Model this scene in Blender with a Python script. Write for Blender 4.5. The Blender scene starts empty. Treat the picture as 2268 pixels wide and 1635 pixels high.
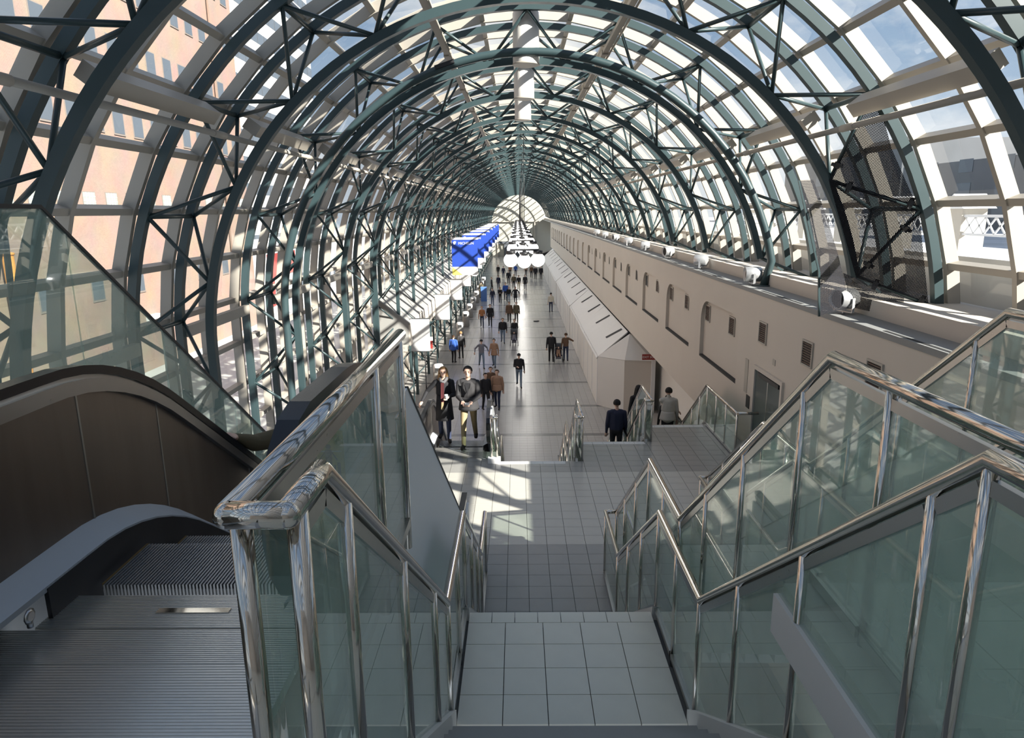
import bpy, bmesh, math, random
from mathutils import Vector, Matrix
random.seed(7)
R = math.radians
scene = bpy.context.scene
COL = scene.collection

# ------------------------------------------------------------------ camera
def camera():
    p, yw, rl = R(12.95), R(0.6), R(-0.6)
    fw = Vector((-math.sin(yw) * math.cos(p), math.cos(yw) * math.cos(p), -math.sin(p)))
    rt = fw.cross(Vector((0, 0, 1))).normalized()
    up = rt.cross(fw)
    r2 = rt * math.cos(rl) + up * math.sin(rl)
    u2 = -rt * math.sin(rl) + up * math.cos(rl)
    cd = bpy.data.cameras.new('camera')
    cd.sensor_width = 36.0
    cd.lens = 1520.0 / 2268.0 * 36.0
    cd.clip_start = 0.05
    cd.clip_end = 2000
    co = bpy.data.objects.new('camera', cd)
    COL.objects.link(co)
    m = Matrix((r2, u2, -fw)).transposed().to_4x4()
    m.translation = Vector((0, 0, 9.0))
    co.matrix_world = m
    scene.camera = co
camera()

# ------------------------------------------------------------------ world, sun, exposure
SUN_DIR = Vector((-1.40, 1.18, -1.0))          # direction the light travels
SUN_STRENGTH = 12.0
SKY_STRENGTH = 0.95
def world():
    w = bpy.data.worlds.new('sky')
    scene.world = w
    w.use_nodes = True
    nt = w.node_tree
    nt.nodes.clear()
    N = nt.nodes.new
    out = N('ShaderNodeOutputWorld'); bg = N('ShaderNodeBackground')
    tc = N('ShaderNodeTexCoord'); sep = N('ShaderNodeSeparateXYZ')
    nt.links.new(tc.outputs['Generated'], sep.inputs[0])
    ramp = N('ShaderNodeValToRGB')
    ramp.color_ramp.elements[0].position = 0.0; ramp.color_ramp.elements[0].color = (0.50, 0.60, 0.72, 1)
    ramp.color_ramp.elements[1].position = 0.85; ramp.color_ramp.elements[1].color = (0.17, 0.27, 0.48, 1)
    e_ = ramp.color_ramp.elements.new(0.22); e_.color = (0.27, 0.39, 0.57, 1)
    nt.links.new(sep.outputs[2], ramp.inputs[0])
    mp = N('ShaderNodeMapping'); mp.inputs['Scale'].default_value = (1.6, 1.6, 3.4)
    nt.links.new(tc.outputs['Generated'], mp.inputs[0])
    nz = N('ShaderNodeTexNoise'); nz.inputs['Scale'].default_value = 2.1; nz.inputs['Detail'].default_value = 8
    nz.inputs['Roughness'].default_value = 0.62
    nt.links.new(mp.outputs[0], nz.inputs['Vector'])
    cr = N('ShaderNodeValToRGB')
    cr.color_ramp.elements[0].position = 0.47; cr.color_ramp.elements[0].color = (0, 0, 0, 1)
    cr.color_ramp.elements[1].position = 0.72; cr.color_ramp.elements[1].color = (1, 1, 1, 1)
    nt.links.new(nz.outputs['Fac'], cr.inputs[0])
    mx = N('ShaderNodeMixRGB'); mx.inputs[2].default_value = (0.85, 0.87, 0.90, 1)
    nt.links.new(cr.outputs[0], mx.inputs[0]); nt.links.new(ramp.outputs[0], mx.inputs[1])
    nt.links.new(mx.outputs[0], bg.inputs[0])
    bg.inputs[1].default_value = SKY_STRENGTH
    nt.links.new(bg.outputs[0], out.inputs[0])
world()
sd = bpy.data.lights.new('sun', 'SUN'); sd.energy = SUN_STRENGTH; sd.angle = R(0.53); sd.color = (1.0, 0.96, 0.90)
so = bpy.data.objects.new('sun', sd); COL.objects.link(so)
so.rotation_euler = SUN_DIR.to_track_quat('-Z', 'Y').to_euler(); so.location = (20, -20, 30)
scene.view_settings.view_transform = 'Standard'
scene.view_settings.look = 'None'
scene.view_settings.exposure = 0.52
scene.view_settings.gamma = 1.0
scene.view_settings.use_curve_mapping = False
scene.render.engine = 'CYCLES'
scene.cycles.transparent_max_bounces = 32
scene.cycles.max_bounces = 10
scene.cycles.diffuse_bounces = 5
scene.cycles.glossy_bounces = 5
scene.cycles.caustics_reflective = False
scene.cycles.caustics_refractive = False

# ------------------------------------------------------------------ materials
MATS = {}
def principled(name, color, rough=0.5, metal=0.0, spec=0.5, noise=0.0, nscale=8.0, coat=0.0, emit=None, estr=0.0, bump=0.0, stretch=None, nrough=0.0):
    m = bpy.data.materials.new(name); m.use_nodes = True
    nt = m.node_tree; b = nt.nodes['Principled BSDF']
    b.inputs['Base Color'].default_value = (*color, 1)
    b.inputs['Roughness'].default_value = rough
    b.inputs['Metallic'].default_value = metal
    b.inputs['Specular IOR Level'].default_value = spec
    b.inputs['Coat Weight'].default_value = coat
    b.inputs['Coat Roughness'].default_value = 0.08
    if emit:
        b.inputs['Emission Color'].default_value = (*emit, 1); b.inputs['Emission Strength'].default_value = estr
    if noise or bump or nrough:
        tc = nt.nodes.new('ShaderNodeTexCoord'); nz = nt.nodes.new('ShaderNodeTexNoise')
        nz.inputs['Scale'].default_value = nscale; nz.inputs['Detail'].default_value = 5
        vec = tc.outputs['Object']
        if stretch:
            mp = nt.nodes.new('ShaderNodeMapping'); mp.inputs['Scale'].default_value = stretch
            nt.links.new(vec, mp.inputs[0]); vec = mp.outputs[0]
        nt.links.new(vec, nz.inputs['Vector'])
        if noise:
            mx = nt.nodes.new('ShaderNodeMixRGB'); mx.blend_type = 'MIX'
            mx.inputs[1].default_value = (*[c * (1 - noise) for c in color], 1)
            mx.inputs[2].default_value = (*[min(1, c * (1 + noise)) for c in color], 1)
            nt.links.new(nz.outputs['Fac'], mx.inputs[0]); nt.links.new(mx.outputs[0], b.inputs['Base Color'])
        if nrough:
            mr = nt.nodes.new('ShaderNodeMapRange'); mr.inputs[3].default_value = max(0.02, rough - nrough); mr.inputs[4].default_value = rough + nrough
            nt.links.new(nz.outputs['Fac'], mr.inputs[0]); nt.links.new(mr.outputs[0], b.inputs['Roughness'])
        if bump:
            bp = nt.nodes.new('ShaderNodeBump'); bp.inputs['Strength'].default_value = bump; bp.inputs['Distance'].default_value = 0.01
            nt.links.new(nz.outputs['Fac'], bp.inputs['Height']); nt.links.new(bp.outputs[0], b.inputs['Normal'])
    MATS[name] = m
    return m

def thin_glass(name, tint, ior=1.5, rough=0.0, refl=1.0, dirt_haze=0.0, dirt_haze_col=(0.6, 0.6, 0.58)):
    m = bpy.data.materials.new(name); m.use_nodes = True
    nt = m.node_tree; nt.nodes.clear()
    N = nt.nodes.new
    out = N('ShaderNodeOutputMaterial'); tr = N('ShaderNodeBsdfTransparent'); gl = N('ShaderNodeBsdfGlossy')
    tr.inputs[0].default_value = (*tint, 1); gl.inputs['Roughness'].default_value = rough
    mx = N('ShaderNodeMixShader')
    lw = N('ShaderNodeLayerWeight'); lw.inputs[0].default_value = 0.5
    pw = N('ShaderNodeMath'); pw.operation = 'POWER'; pw.inputs[1].default_value = 5.0
    nt.links.new(lw.outputs['Facing'], pw.inputs[0])
    f0 = ((ior - 1) / (ior + 1)) ** 2 * refl
    mt = N('ShaderNodeMath'); mt.operation = 'MULTIPLY_ADD'; mt.inputs[1].default_value = 1 - f0; mt.inputs[2].default_value = f0; mt.use_clamp = True
    nt.links.new(pw.outputs[0], mt.inputs[0]); nt.links.new(mt.outputs[0], mx.inputs[0])
    base = tr.outputs[0]
    if dirt_haze:  # diffuse veil: dust on vault panes, painted reflected light on guard glass
        df = N('ShaderNodeBsdfDiffuse'); df.inputs[0].default_value = (*dirt_haze_col, 1)
        tc = N('ShaderNodeTexCoord'); nz = N('ShaderNodeTexNoise'); nz.inputs['Scale'].default_value = 1.7; nz.inputs['Detail'].default_value = 5
        mr = N('ShaderNodeMapRange'); mr.inputs[1].default_value = 0.3; mr.inputs[2].default_value = 0.75
        mr.inputs[3].default_value = dirt_haze * 0.3; mr.inputs[4].default_value = dirt_haze
        nt.links.new(tc.outputs['Object'], nz.inputs['Vector']); nt.links.new(nz.outputs['Fac'], mr.inputs[0])
        m2 = N('ShaderNodeMixShader'); nt.links.new(mr.outputs[0], m2.inputs[0])
        nt.links.new(base, m2.inputs[1]); nt.links.new(df.outputs[0], m2.inputs[2]); base = m2.outputs[0]
    nt.links.new(base, mx.inputs[1]); nt.links.new(gl.outputs[0], mx.inputs[2])
    nt.links.new(mx.outputs[0], out.inputs[0])
    MATS[name] = m
    return m

def perforated(name, color, scale):
    m = bpy.data.materials.new(name); m.use_nodes = True
    nt = m.node_tree; b = nt.nodes['Principled BSDF']; out = nt.nodes['Material Output']
    b.inputs['Base Color'].default_value = (*color, 1); b.inputs['Roughness'].default_value = 0.85; b.inputs['Specular IOR Level'].default_value = 0.1
    N = nt.nodes.new
    tc = N('ShaderNodeTexCoord'); mp = N('ShaderNodeMapping'); mp.inputs['Scale'].default_value = (scale,) * 3
    nt.links.new(tc.outputs['UV'], mp.inputs[0])
    fr = N('ShaderNodeVectorMath'); fr.operation = 'FRACTION'
    nt.links.new(mp.outputs[0], fr.inputs[0])
    sb = N('ShaderNodeVectorMath'); sb.operation = 'SUBTRACT'; sb.inputs[1].default_value = (0.5, 0.5, 0.0)
    nt.links.new(fr.outputs[0], sb.inputs[0])
    ln = N('ShaderNodeVectorMath'); ln.operation = 'LENGTH'; nt.links.new(sb.outputs[0], ln.inputs[0])
    lt = N('ShaderNodeMath'); lt.operation = 'LESS_THAN'; lt.inputs[1].default_value = 0.29
    nt.links.new(ln.outputs['Value'], lt.inputs[0])
    tr = N('ShaderNodeBsdfTransparent'); mx = N('ShaderNodeMixShader')
    nt.links.new(lt.outputs[0], mx.inputs[0]); nt.links.new(b.outputs[0], mx.inputs[1]); nt.links.new(tr.outputs[0], mx.inputs[2])
    nt.links.new(mx.outputs[0], out.inputs[0])
    MATS[name] = m
    return m

def brick_mat(name, c1, c2, mortar):
    m = bpy.data.materials.new(name); m.use_nodes = True
    nt = m.node_tree; b = nt.nodes['Principled BSDF']; b.inputs['Roughness'].default_value = 0.9
    N = nt.nodes.new
    tc = N('ShaderNodeTexCoord'); sp = N('ShaderNodeSeparateXYZ'); cb = N('ShaderNodeCombineXYZ')
    nt.links.new(tc.outputs['Object'], sp.inputs[0])
    nt.links.new(sp.outputs[1], cb.inputs[0]); nt.links.new(sp.outputs[2], cb.inputs[1])
    br = N('ShaderNodeTexBrick'); br.inputs['Scale'].default_value = 4.0
    br.inputs['Color1'].default_value = (*c1, 1); br.inputs['Color2'].default_value = (*c2, 1); br.inputs['Mortar'].default_value = (*mortar, 1)
    br.inputs['Mortar Size'].default_value = 0.02
    nt.links.new(cb.outputs[0], br.inputs['Vector'])
    nz = N('ShaderNodeTexNoise'); nz.inputs['Scale'].default_value = 0.6; nz.inputs['Detail'].default_value = 6
    nt.links.new(tc.outputs['Object'], nz.inputs['Vector'])
    mx = N('ShaderNodeMixRGB'); mx.blend_type = 'MULTIPLY'; mx.inputs[0].default_value = 0.35
    nt.links.new(br.outputs['Color'], mx.inputs[1]); nt.links.new(nz.outputs['Color'], mx.inputs[2])
    nt.links.new(mx.outputs[0], b.inputs['Base Color'])
    MATS[name] = m
    return m

def far_floor_mat(name):
    m = bpy.data.materials.new(name); m.use_nodes = True
    nt = m.node_tree; b = nt.nodes['Principled BSDF']; b.inputs['Roughness'].default_value = 0.22
    N = nt.nodes.new
    tc = N('ShaderNodeTexCoord'); sp = N('ShaderNodeSeparateXYZ'); cb = N('ShaderNodeCombineXYZ')
    nt.links.new(tc.outputs['Object'], sp.inputs[0])
    nt.links.new(sp.outputs[0], cb.inputs[0]); nt.links.new(sp.outputs[1], cb.inputs[1])
    br = N('ShaderNodeTexBrick'); br.offset = 0; br.inputs['Scale'].default_value = 1.0
    br.inputs['Brick Width'].default_value = 0.305; br.inputs['Row Height'].default_value = 0.305
    br.inputs['Color1'].default_value = (0.40, 0.39, 0.37, 1); br.inputs['Color2'].default_value = (0.36, 0.355, 0.34, 1)
    br.inputs['Mortar'].default_value = (0.24, 0.23, 0.22, 1); br.inputs['Mortar Size'].default_value = 0.006
    nt.links.new(cb.outputs[0], br.inputs['Vector'])
    ma = N('ShaderNodeMath'); ma.operation = 'SUBTRACT'; ma.inputs[1].default_value = 26.74
    nt.links.new(sp.outputs[1], ma.inputs[0])
    md = N('ShaderNodeMath'); md.operation = 'MODULO'; md.inputs[1].default_value = 4.47
    nt.links.new(ma.outputs[0], md.inputs[0])
    lt = N('ShaderNodeMath'); lt.operation = 'LESS_THAN'; lt.inputs[1].default_value = 0.295
    nt.links.new(md.outputs[0], lt.inputs[0])
    mx = N('ShaderNodeMixRGB'); mx.inputs[2].default_value = (0.16, 0.16, 0.155, 1)
    nt.links.new(lt.outputs[0], mx.inputs[0]); nt.links.new(br.outputs['Color'], mx.inputs[1])
    nt.links.new(mx.outputs[0], b.inputs['Base Color'])
    MATS[name] = m
    return m

GREEN = principled('green_steel_paint', (0.036, 0.062, 0.067), 0.38, noise=0.08, nscale=3)
BEIGE = principled('beige_frame_paint', (0.42, 0.385, 0.33), 0.5, noise=0.05, nscale=2)
WALLM = principled('beige_wall_paint', (0.60, 0.545, 0.475), 0.75, noise=0.05, nscale=0.7)
WHITEP = principled('white_panel_paint', (0.74, 0.72, 0.68), 0.55, noise=0.03, nscale=1.5)
DARKREC = principled('dark_recess', (0.03, 0.03, 0.03), 0.8)
CHROME = principled('polished_steel', (0.60, 0.56, 0.50), 0.08, metal=1.0)
SATIN = principled('satin_steel', (0.50, 0.50, 0.49), 0.3, metal=1.0, nscale=30, nrough=0.06, stretch=(40, 1, 1))
DARKST = principled('dark_brushed_steel', (0.30, 0.265, 0.235), 0.36, metal=1.0, noise=0.25, nscale=3, stretch=(1, 2.2, 0.25))
CLADST = principled('satin_cladding_steel', (0.86, 0.88, 0.89), 0.5, metal=0.12, nrough=0.05, nscale=3)
DOORG = principled('dark_green_glass', (0.10, 0.125, 0.12), 0.12)
GREYP = principled('grey_cladding', (0.52, 0.55, 0.57), 0.45, noise=0.04, nscale=2)
RUBBER = principled('black_rubber', (0.012, 0.012, 0.014), 0.22, spec=0.6)
BLACK = principled('black_metal', (0.02, 0.02, 0.022), 0.5)
ALU = principled('ribbed_aluminium', (0.74, 0.73, 0.70), 0.30, metal=0.9)
ALUD = principled('step_aluminium', (0.42, 0.42, 0.42), 0.4, metal=0.8)
TILE_L = principled('light_floor_tile', (0.80, 0.765, 0.65), 0.23, noise=0.06, nscale=5)
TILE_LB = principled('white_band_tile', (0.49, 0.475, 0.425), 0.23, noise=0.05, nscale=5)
TILE_D = principled('dark_floor_tile', (0.31, 0.305, 0.285), 0.23, noise=0.08, nscale=5)
TILE_C = principled('concourse_floor_tile', (0.40, 0.385, 0.36), 0.24, noise=0.08, nscale=2)
TILE_B = principled('concourse_band_tile', (0.16, 0.16, 0.155), 0.24)
GROUT = principled('grout', (0.16, 0.155, 0.145), 0.9)
FARFLOOR = far_floor_mat('concourse_floor_far')
PANE = thin_glass('vault_glass', (0.90, 0.905, 0.88), 1.5, 0.0, 1.15, dirt_haze=0.07)
RGLASS = thin_glass('green_guard_glass', (0.88, 0.945, 0.915), 1.5, 0.0, 2.0, dirt_haze=0.40, dirt_haze_col=(0.66, 0.80, 0.71))  # pale green diffuse haze stands in for light reflected off the landing tiles
MESHM = perforated('perforated_metal', (0.02, 0.02, 0.024), 1.0)
BRICK = brick_mat('pink_brick', (0.37, 0.26, 0.205), (0.33, 0.228, 0.18), (0.40, 0.31, 0.26))
FARGL = principled('far_window_glass', (0.10, 0.12, 0.145), 0.25, spec=0.35)
BLOCKGL = principled('glass_block', (0.33, 0.36, 0.33), 0.3)
CONC = principled('white_concrete', (0.66, 0.66, 0.65), 0.8, noise=0.05, nscale=0.3)
DARKB = principled('dark_facade', (0.09, 0.10, 0.115), 0.6, noise=0.25, nscale=0.2)
SNOW = principled('snow_ground', (0.55, 0.55, 0.55), 0.9, noise=0.4, nscale=0.25)
CANOPYM = principled('canopy_paint', (0.30, 0.295, 0.28), 0.6)
ENDW = principled('end_wall_paint', (0.40, 0.385, 0.33), 0.7)
LEDGE = principled('grey_ledge', (0.26, 0.265, 0.26), 0.7)
STONEF = principled('window_stone', (0.22, 0.19, 0.17), 0.8)
YELLOW = principled('yellow_sign', (0.62, 0.47, 0.03), 0.5)
BLUE = principled('banner_blue', (0.012, 0.055, 0.36), 0.6, noise=0.15, nscale=1.2)
BYEL = principled('banner_yellow', (0.75, 0.66, 0.12), 0.7)
WHITE = principled('white_print', (0.72, 0.72, 0.72), 0.7)
REDM = principled('red_sign', (0.30, 0.035, 0.03), 0.5)
GLOBE = principled('globe_glass', (0.9, 0.9, 0.88), 0.2, emit=(1.0, 0.96, 0.9), estr=8.0)
STONE = principled('planter_stone', (0.33, 0.32, 0.30), 0.85, noise=0.15, nscale=6)
LITEBLUE = principled('blue_plastic', (0.10, 0.22, 0.55), 0.5)
SILVER = principled('lamp_silver', (0.62, 0.63, 0.64), 0.32, metal=0.6)
BROWN = principled('brown_panel', (0.20, 0.135, 0.10), 0.7)
OCHRE = principled('ochre_step_edge', (0.16, 0.10, 0.03), 0.6)
ORANGE = principled('orange_pipe_paint', (0.70, 0.30, 0.06), 0.6)

# ------------------------------------------------------------------ mesh builder
def place_of(o):
    v = Vector((0, 0, 0))
    while o is not None:
        v = v + Vector(o.location); o = o.parent
    return v

class MB:
    def __init__(s):
        s.v = []; s.f = []; s.sm = []; s.mi = []; s.cur = 0
    def face(s, idx, smooth=False):
        s.f.append(tuple(idx)); s.sm.append(smooth); s.mi.append(s.cur)
    def poly(s, pts):
        b = len(s.v); s.v += [tuple(p) for p in pts]; s.face(range(b, b + len(pts))); return s
    def box(s, x0, x1, y0, y1, z0, z1):
        b = len(s.v)
        s.v += [(x0, y0, z0), (x1, y0, z0), (x1, y1, z0), (x0, y1, z0), (x0, y0, z1), (x1, y0, z1), (x1, y1, z1), (x0, y1, z1)]
        for q in ((0, 3, 2, 1), (4, 5, 6, 7), (0, 1, 5, 4), (1, 2, 6, 5), (2, 3, 7, 6), (3, 0, 4, 7)):
            s.face([b + i for i in q])
        return s
    def prism(s, poly, ext):
        n = len(poly); b = len(s.v); e = Vector(ext)
        s.v += [tuple(p) for p in poly] + [tuple(Vector(p) + e) for p in poly]
        s.face(range(b + n - 1, b - 1, -1)); s.face(range(b + n, b + 2 * n))
        for i in range(n):
            j = (i + 1) % n
            s.face((b + i, b + j, b + n + j, b + n + i))
        return s
    def beam(s, p, q, w, h, up=(0, 0, 1)):
        p = Vector(p); q = Vector(q); d = (q - p).normalized(); u = Vector(up)
        a = d.cross(u)
        if a.length < 1e-6: a = d.cross(Vector((1, 0, 0)))
        a.normalize(); u = a.cross(d)
        a *= w / 2; u *= h / 2
        s.prism([p - a - u, p + a - u, p + a + u, p - a + u], q - p)
        return s
    def tube(s, p, q, r, n=8, r2=None, caps=True):
        return s.path([p, q], r, n, caps, r2)
    def path(s, pts, r, n=8, caps=True, r2=None):
        pts = [Vector(p) for p in pts]; m = len(pts); base = len(s.v); ref = None
        for i, p in enumerate(pts):
            if i == 0: d = pts[1] - pts[0]
            elif i == m - 1: d = pts[-1] - pts[-2]
            else: d = (pts[i + 1] - p).normalized() + (p - pts[i - 1]).normalized()
            d.normalize()
            if ref is None:
                ref = d.orthogonal().normalized()
            else:
                ref = ref - d * ref.dot(d)
                if ref.length < 1e-5: ref = d.orthogonal()
                ref.normalize()
            bn = d.cross(ref)
            k = 1.0
            if 0 < i < m - 1:
                c = (pts[i + 1] - p).normalized().dot((p - pts[i - 1]).normalized())
                k = 1.0 / max(0.5, math.sqrt(max(0.0, (1 + c) / 2)))
            rr = r if r2 is None else r + (r2 - r) * i / (m - 1)
            for j in range(n):
                t = 2 * math.pi * j / n
                o = ref * math.cos(t) + bn * math.sin(t)
                s.v.append(tuple(p + o * rr * (1.0 if k == 1.0 else (k + 1) / 2)))
        for i in range(m - 1):
            for j in range(n):
                a = base + i * n + j; b2 = base + i * n + (j + 1) % n
                s.face((a, b2, b2 + n, a + n), True)
        if caps:
            s.face(range(base + n - 1, base - 1, -1)); s.face(range(base + (m - 1) * n, base + m * n))
        return s
    def sweep(s, pts, nrm, w_dir, w, h):
        # rectangular section along pts; nrm[i] radial unit vector, w_dir constant side vector
        base = len(s.v); wd = Vector(w_dir) * (w / 2); m = len(pts)
        for p, n in zip(pts, nrm):
            p = Vector(p); n = Vector(n) * (h / 2)
            for q in (p - wd - n, p + wd - n, p + wd + n, p - wd + n): s.v.append(tuple(q))
        for i in range(m - 1):
            for j in range(4):
                a = base + i * 4 + j; b = base + i * 4 + (j + 1) % 4
                s.face((a, b, b + 4, a + 4))
        s.face((base + 3, base + 2, base + 1, base)); e = base + (m - 1) * 4; s.face((e, e + 1, e + 2, e + 3))
        return s
    def lathe(s, prof, c=(0, 0, 0), n=16, axis='z'):
        base = len(s.v); c = Vector(c)
        for (r, z) in prof:
            for j in range(n):
                t = 2 * math.pi * j / n
                p = Vector((r * math.cos(t), r * math.sin(t), z))
                if axis == 'y': p = Vector((p.x, p.z, p.y))
                if axis == 'x': p = Vector((p.z, p.x, p.y))
                s.v.append(tuple(c + p))
        for i in range(len(prof) - 1):
            for j in range(n):
                a = base + i * n + j; b = base + i * n + (j + 1) % n
                s.face((a, b, b + n, a + n), True)
        s.face(range(base + n - 1, base - 1, -1)); e = base + (len(prof) - 1) * n; s.face(range(e, e + n))
        return s
    def sphere(s, c, r, n=12, m=8, sc=(1, 1, 1)):
        prof = []
        base = len(s.v); c = Vector(c)
        s.v.append(tuple(c + Vector((0, 0, -r * sc[2]))))
        for i in range(1, m):
            a = -math.pi / 2 + math.pi * i / m
            for j in range(n):
                t = 2 * math.pi * j / n
                s.v.append(tuple(c + Vector((r * sc[0] * math.cos(a) * math.cos(t), r * sc[1] * math.cos(a) * math.sin(t), r * sc[2] * math.sin(a)))))
        s.v.append(tuple(c + Vector((0, 0, r * sc[2]))))
        for j in range(n):
            s.face((base, base + 1 + (j + 1) % n, base + 1 + j), True)
        for i in range(m - 2):
            for j in range(n):
                a = base + 1 + i * n + j; b = base + 1 + i * n + (j + 1) % n
                s.face((a, b, b + n, a + n), True)
        top = base + 1 + (m - 1) * n; e = base + 1 + (m - 2) * n
        for j in range(n):
            s.face((e + j, e + (j + 1) % n, top), True)
        return s
    def mesh(s, name, mats, off=(0, 0, 0)):
        me = bpy.data.meshes.new(name)
        ox, oy, oz = off
        vv = [(x - ox, y - oy, z - oz) for x, y, z in s.v] if (ox or oy or oz) else s.v
        me.from_pydata(vv, [], s.f)
        for m in (mats if isinstance(mats, (list, tuple)) else [mats]): me.materials.append(m)
        me.polygons.foreach_set('use_smooth', s.sm)
        if any(s.mi): me.polygons.foreach_set('material_index', s.mi)
        me.update()
        bm = bmesh.new(); bm.from_mesh(me)
        bmesh.ops.recalc_face_normals(bm, faces=bm.faces); bm.to_mesh(me); bm.free()
        return me
    def build(s, name, mats, parent=None, kind=None):
        off = place_of(parent) if parent is not None else (0, 0, 0)
        o = bpy.data.objects.new(name, s.mesh(name, mats, tuple(off)))
        COL.objects.link(o); o.parent = parent
        if kind: o['kind'] = kind
        return o

def inst(name, me, parent=None, loc=(0, 0, 0), kind=None):
    o = bpy.data.objects.new(name, me); COL.objects.link(o)
    o.parent = parent; o.location = loc
    if kind: o['kind'] = kind
    return o
def tag(o, label, cat, group=None):
    o['label'] = label; o['category'] = cat
    if group: o['group'] = group
    return o
def thing(name, label, cat, loc=(0, 0, 0), group=None):
    o = bpy.data.objects.new(name, None); COL.objects.link(o); o.location = loc
    o.empty_display_size = 0.2
    return tag(o, label, cat, group)
def structure(name, loc=(0, 0, 0)):
    o = bpy.data.objects.new(name, None); COL.objects.link(o); o.location = loc; o['kind'] = 'structure'
    return o
ORD = ['first', 'second', 'third', 'fourth', 'fifth', 'sixth', 'seventh', 'eighth', 'ninth', 'tenth', 'eleventh', 'twelfth', 'thirteenth', 'fourteenth', 'fifteenth', 'sixteenth', 'seventeenth', 'eighteenth', 'nineteenth', 'twentieth', 'twenty-first', 'twenty-second', 'twenty-third', 'twenty-fourth', 'twenty-fifth', 'twenty-sixth']
def text_mesh(txt, size, mat, extrude=0.004, align='CENTER'):
    cu = bpy.data.curves.new('lettering', 'FONT'); cu.body = txt; cu.size = size; cu.extrude = extrude
    cu.align_x = align; cu.align_y = 'CENTER'; cu.resolution_u = 3
    o = bpy.data.objects.new('lettering', cu); COL.objects.link(o)
    dg = bpy.context.evaluated_depsgraph_get()
    me = bpy.data.meshes.new_from_object(o.evaluated_get(dg))
    me.materials.clear(); me.materials.append(mat)
    bpy.data.objects.remove(o); bpy.data.curves.remove(cu)
    return me
# ------------------------------------------------------------------ levels
ZT, ZA, ZB, ZC = 7.3, 5.5, 3.9, 2.3          # upper floor, first landing, wide landing, lower landing (concourse = 0)
STG = 1.25                                   # each stair lane starts this much further along
LANES = [(-0.46, 1.16), (1.40, 2.82), (3.02, 4.50)]
XC, ZV = 0.22, 6.75                          # vault axis
RO, RI, RG = 6.24, 5.36, 6.57                # outer chord, inner chord, glass
STEP = 17.25                                 # truss node angle
BAY = 4.47
YK = lambda k: 20.2 + BAY * k
KMIN, KMAX = -4, 26

# ------------------------------------------------------------------ floors
fl = structure('floor')
MB().box(-6.6, 7.2, 10.0, 141.0, -0.12, -0.012).build('slab', GROUT, fl)
T = 0.305
def tile_mesh(w, d, mat, h=0.05):
    g = 0.003
    return MB().box(g, w - g, g, d - g, -h, 0).mesh('tile', mat)
def tiles(parent, x0, x1, y0, y1, z, matf, limit=300, sortkey=None, clip=None):
    cells = []
    nx = max(1, round((x1 - x0) / T)); ny = max(1, round((y1 - y0) / T))
    w = (x1 - x0) / nx; d = (y1 - y0) / ny
    for j in range(ny):
        for i in range(nx):
            x, y = x0 + i * w, y0 + j * d
            if clip and not clip(x + w / 2, y + d / 2): continue
            cells.append((x, y))
    cells.sort(key=sortkey or (lambda c: c[1]))
    mm = {}
    rest = {}
    L = place_of(parent)
    for k, (x, y) in enumerate(cells):
        mat = matf(x + w / 2, y + d / 2)
        if k < limit:
            if mat.name not in mm: mm[mat.name] = tile_mesh(w, d, mat)
            inst('tile', mm[mat.name], parent, (x - L.x, y - L.y, z - L.z))
        else:
            rest.setdefault(mat.name, (mat, MB()))[1].box(x + .003, x + w - .003, y + .003, y + d - .003, z - .05, z)
    for mat, mb in rest.values():
        mb.build('tiles', mat, parent, 'stuff')
def band(x, y):
    return TILE_B if ((y - 26.74) % 4.47) < 0.305 else TILE_C
yb0 = 26.74 - 4.47
tiles(fl, -6.1, 4.88, yb0, yb0 + 122 * T, 0.0, band, 300, lambda c: (c[1] - 23.5 if c[1] > 23.5 else 99) + abs(c[0] - .3) * .8)
MB().box(-6.1, 7.0, yb0 + 122 * T, 141, -0.05, 0.0).build('far_paving', FARFLOOR, fl)
MB().box(-6.1, 7.0, 10.0, yb0, -0.05, 0.0).box(4.88, 7.0, yb0, yb0 + 122 * T, -.05, 0).build('plain_paving', TILE_C, fl)

land = structure('floor_landing_upper')
lb = MB()
for i, (a, b) in enumerate(LANES):
    ye = 1.65 + STG * i
    lb.box(a - (0.9 if i == 0 else .22), b + (0.22 if i < 2 else .5), -.3, ye, ZT - .25, ZT - .052)
    if i == 0: MB().box(-6.4, 6.3, -12.0, -.3, ZT - .25, ZT).build('rear_paving', TILE_L, land)
lb.build('slab', WHITEP, land)
for i, (a, b) in enumerate(LANES):
    tiles(land, a - (.2 if i == 0 else .18), b + .2, -0.2 , 1.65 + STG * i, ZT, lambda x, y: TILE_L, 300)
la = structure('floor_landing_a')
MBs = MB()
for i, (a, b) in enumerate(LANES):
    MBs.box(a - .1, b + .1, 4.12 + STG * i, 5.5 + STG * i, ZA - .25, ZA - .052)
MBs.build('slab', GROUT, la)
for i, (a, b) in enumerate(LANES):
    y0, y1 = 4.12 + STG * i, 5.5 + STG * i
    tiles(la, a, b, y0, y1 - .16, ZA, lambda x, y: TILE_L, 300)
    n = round((b - a) / .205); w = (b - a) / n
    me = MB().box(.003, w - .003, .003, .157, -.06, 0).mesh('nosing_tile', TILE_L)
    for j in range(n): inst('nosing_tile', me, la, (a + j * w, y1 - .16, ZA))
lw = structure('floor_landing_b')
BEDGE = lambda x: 13.55 if x < 1.28 else (14.75 if x < 2.9 else 15.95)
MB().box(-3.0, 1.28, 7.5, 13.55, ZB - .3, ZB - .052).box(1.28, 2.9, 8.5, 14.75, ZB - .3, ZB - .052).box(2.9, 5.0, 9.6, 15.95, ZB - .3, ZB - .052).box(-3.0, -0.5, 13.55, 14.2, ZB - .3, ZB - .052).build('slab', GROUT, lw)
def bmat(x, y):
    return TILE_LB if 9.95 < y < 12.85 else TILE_D
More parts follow.
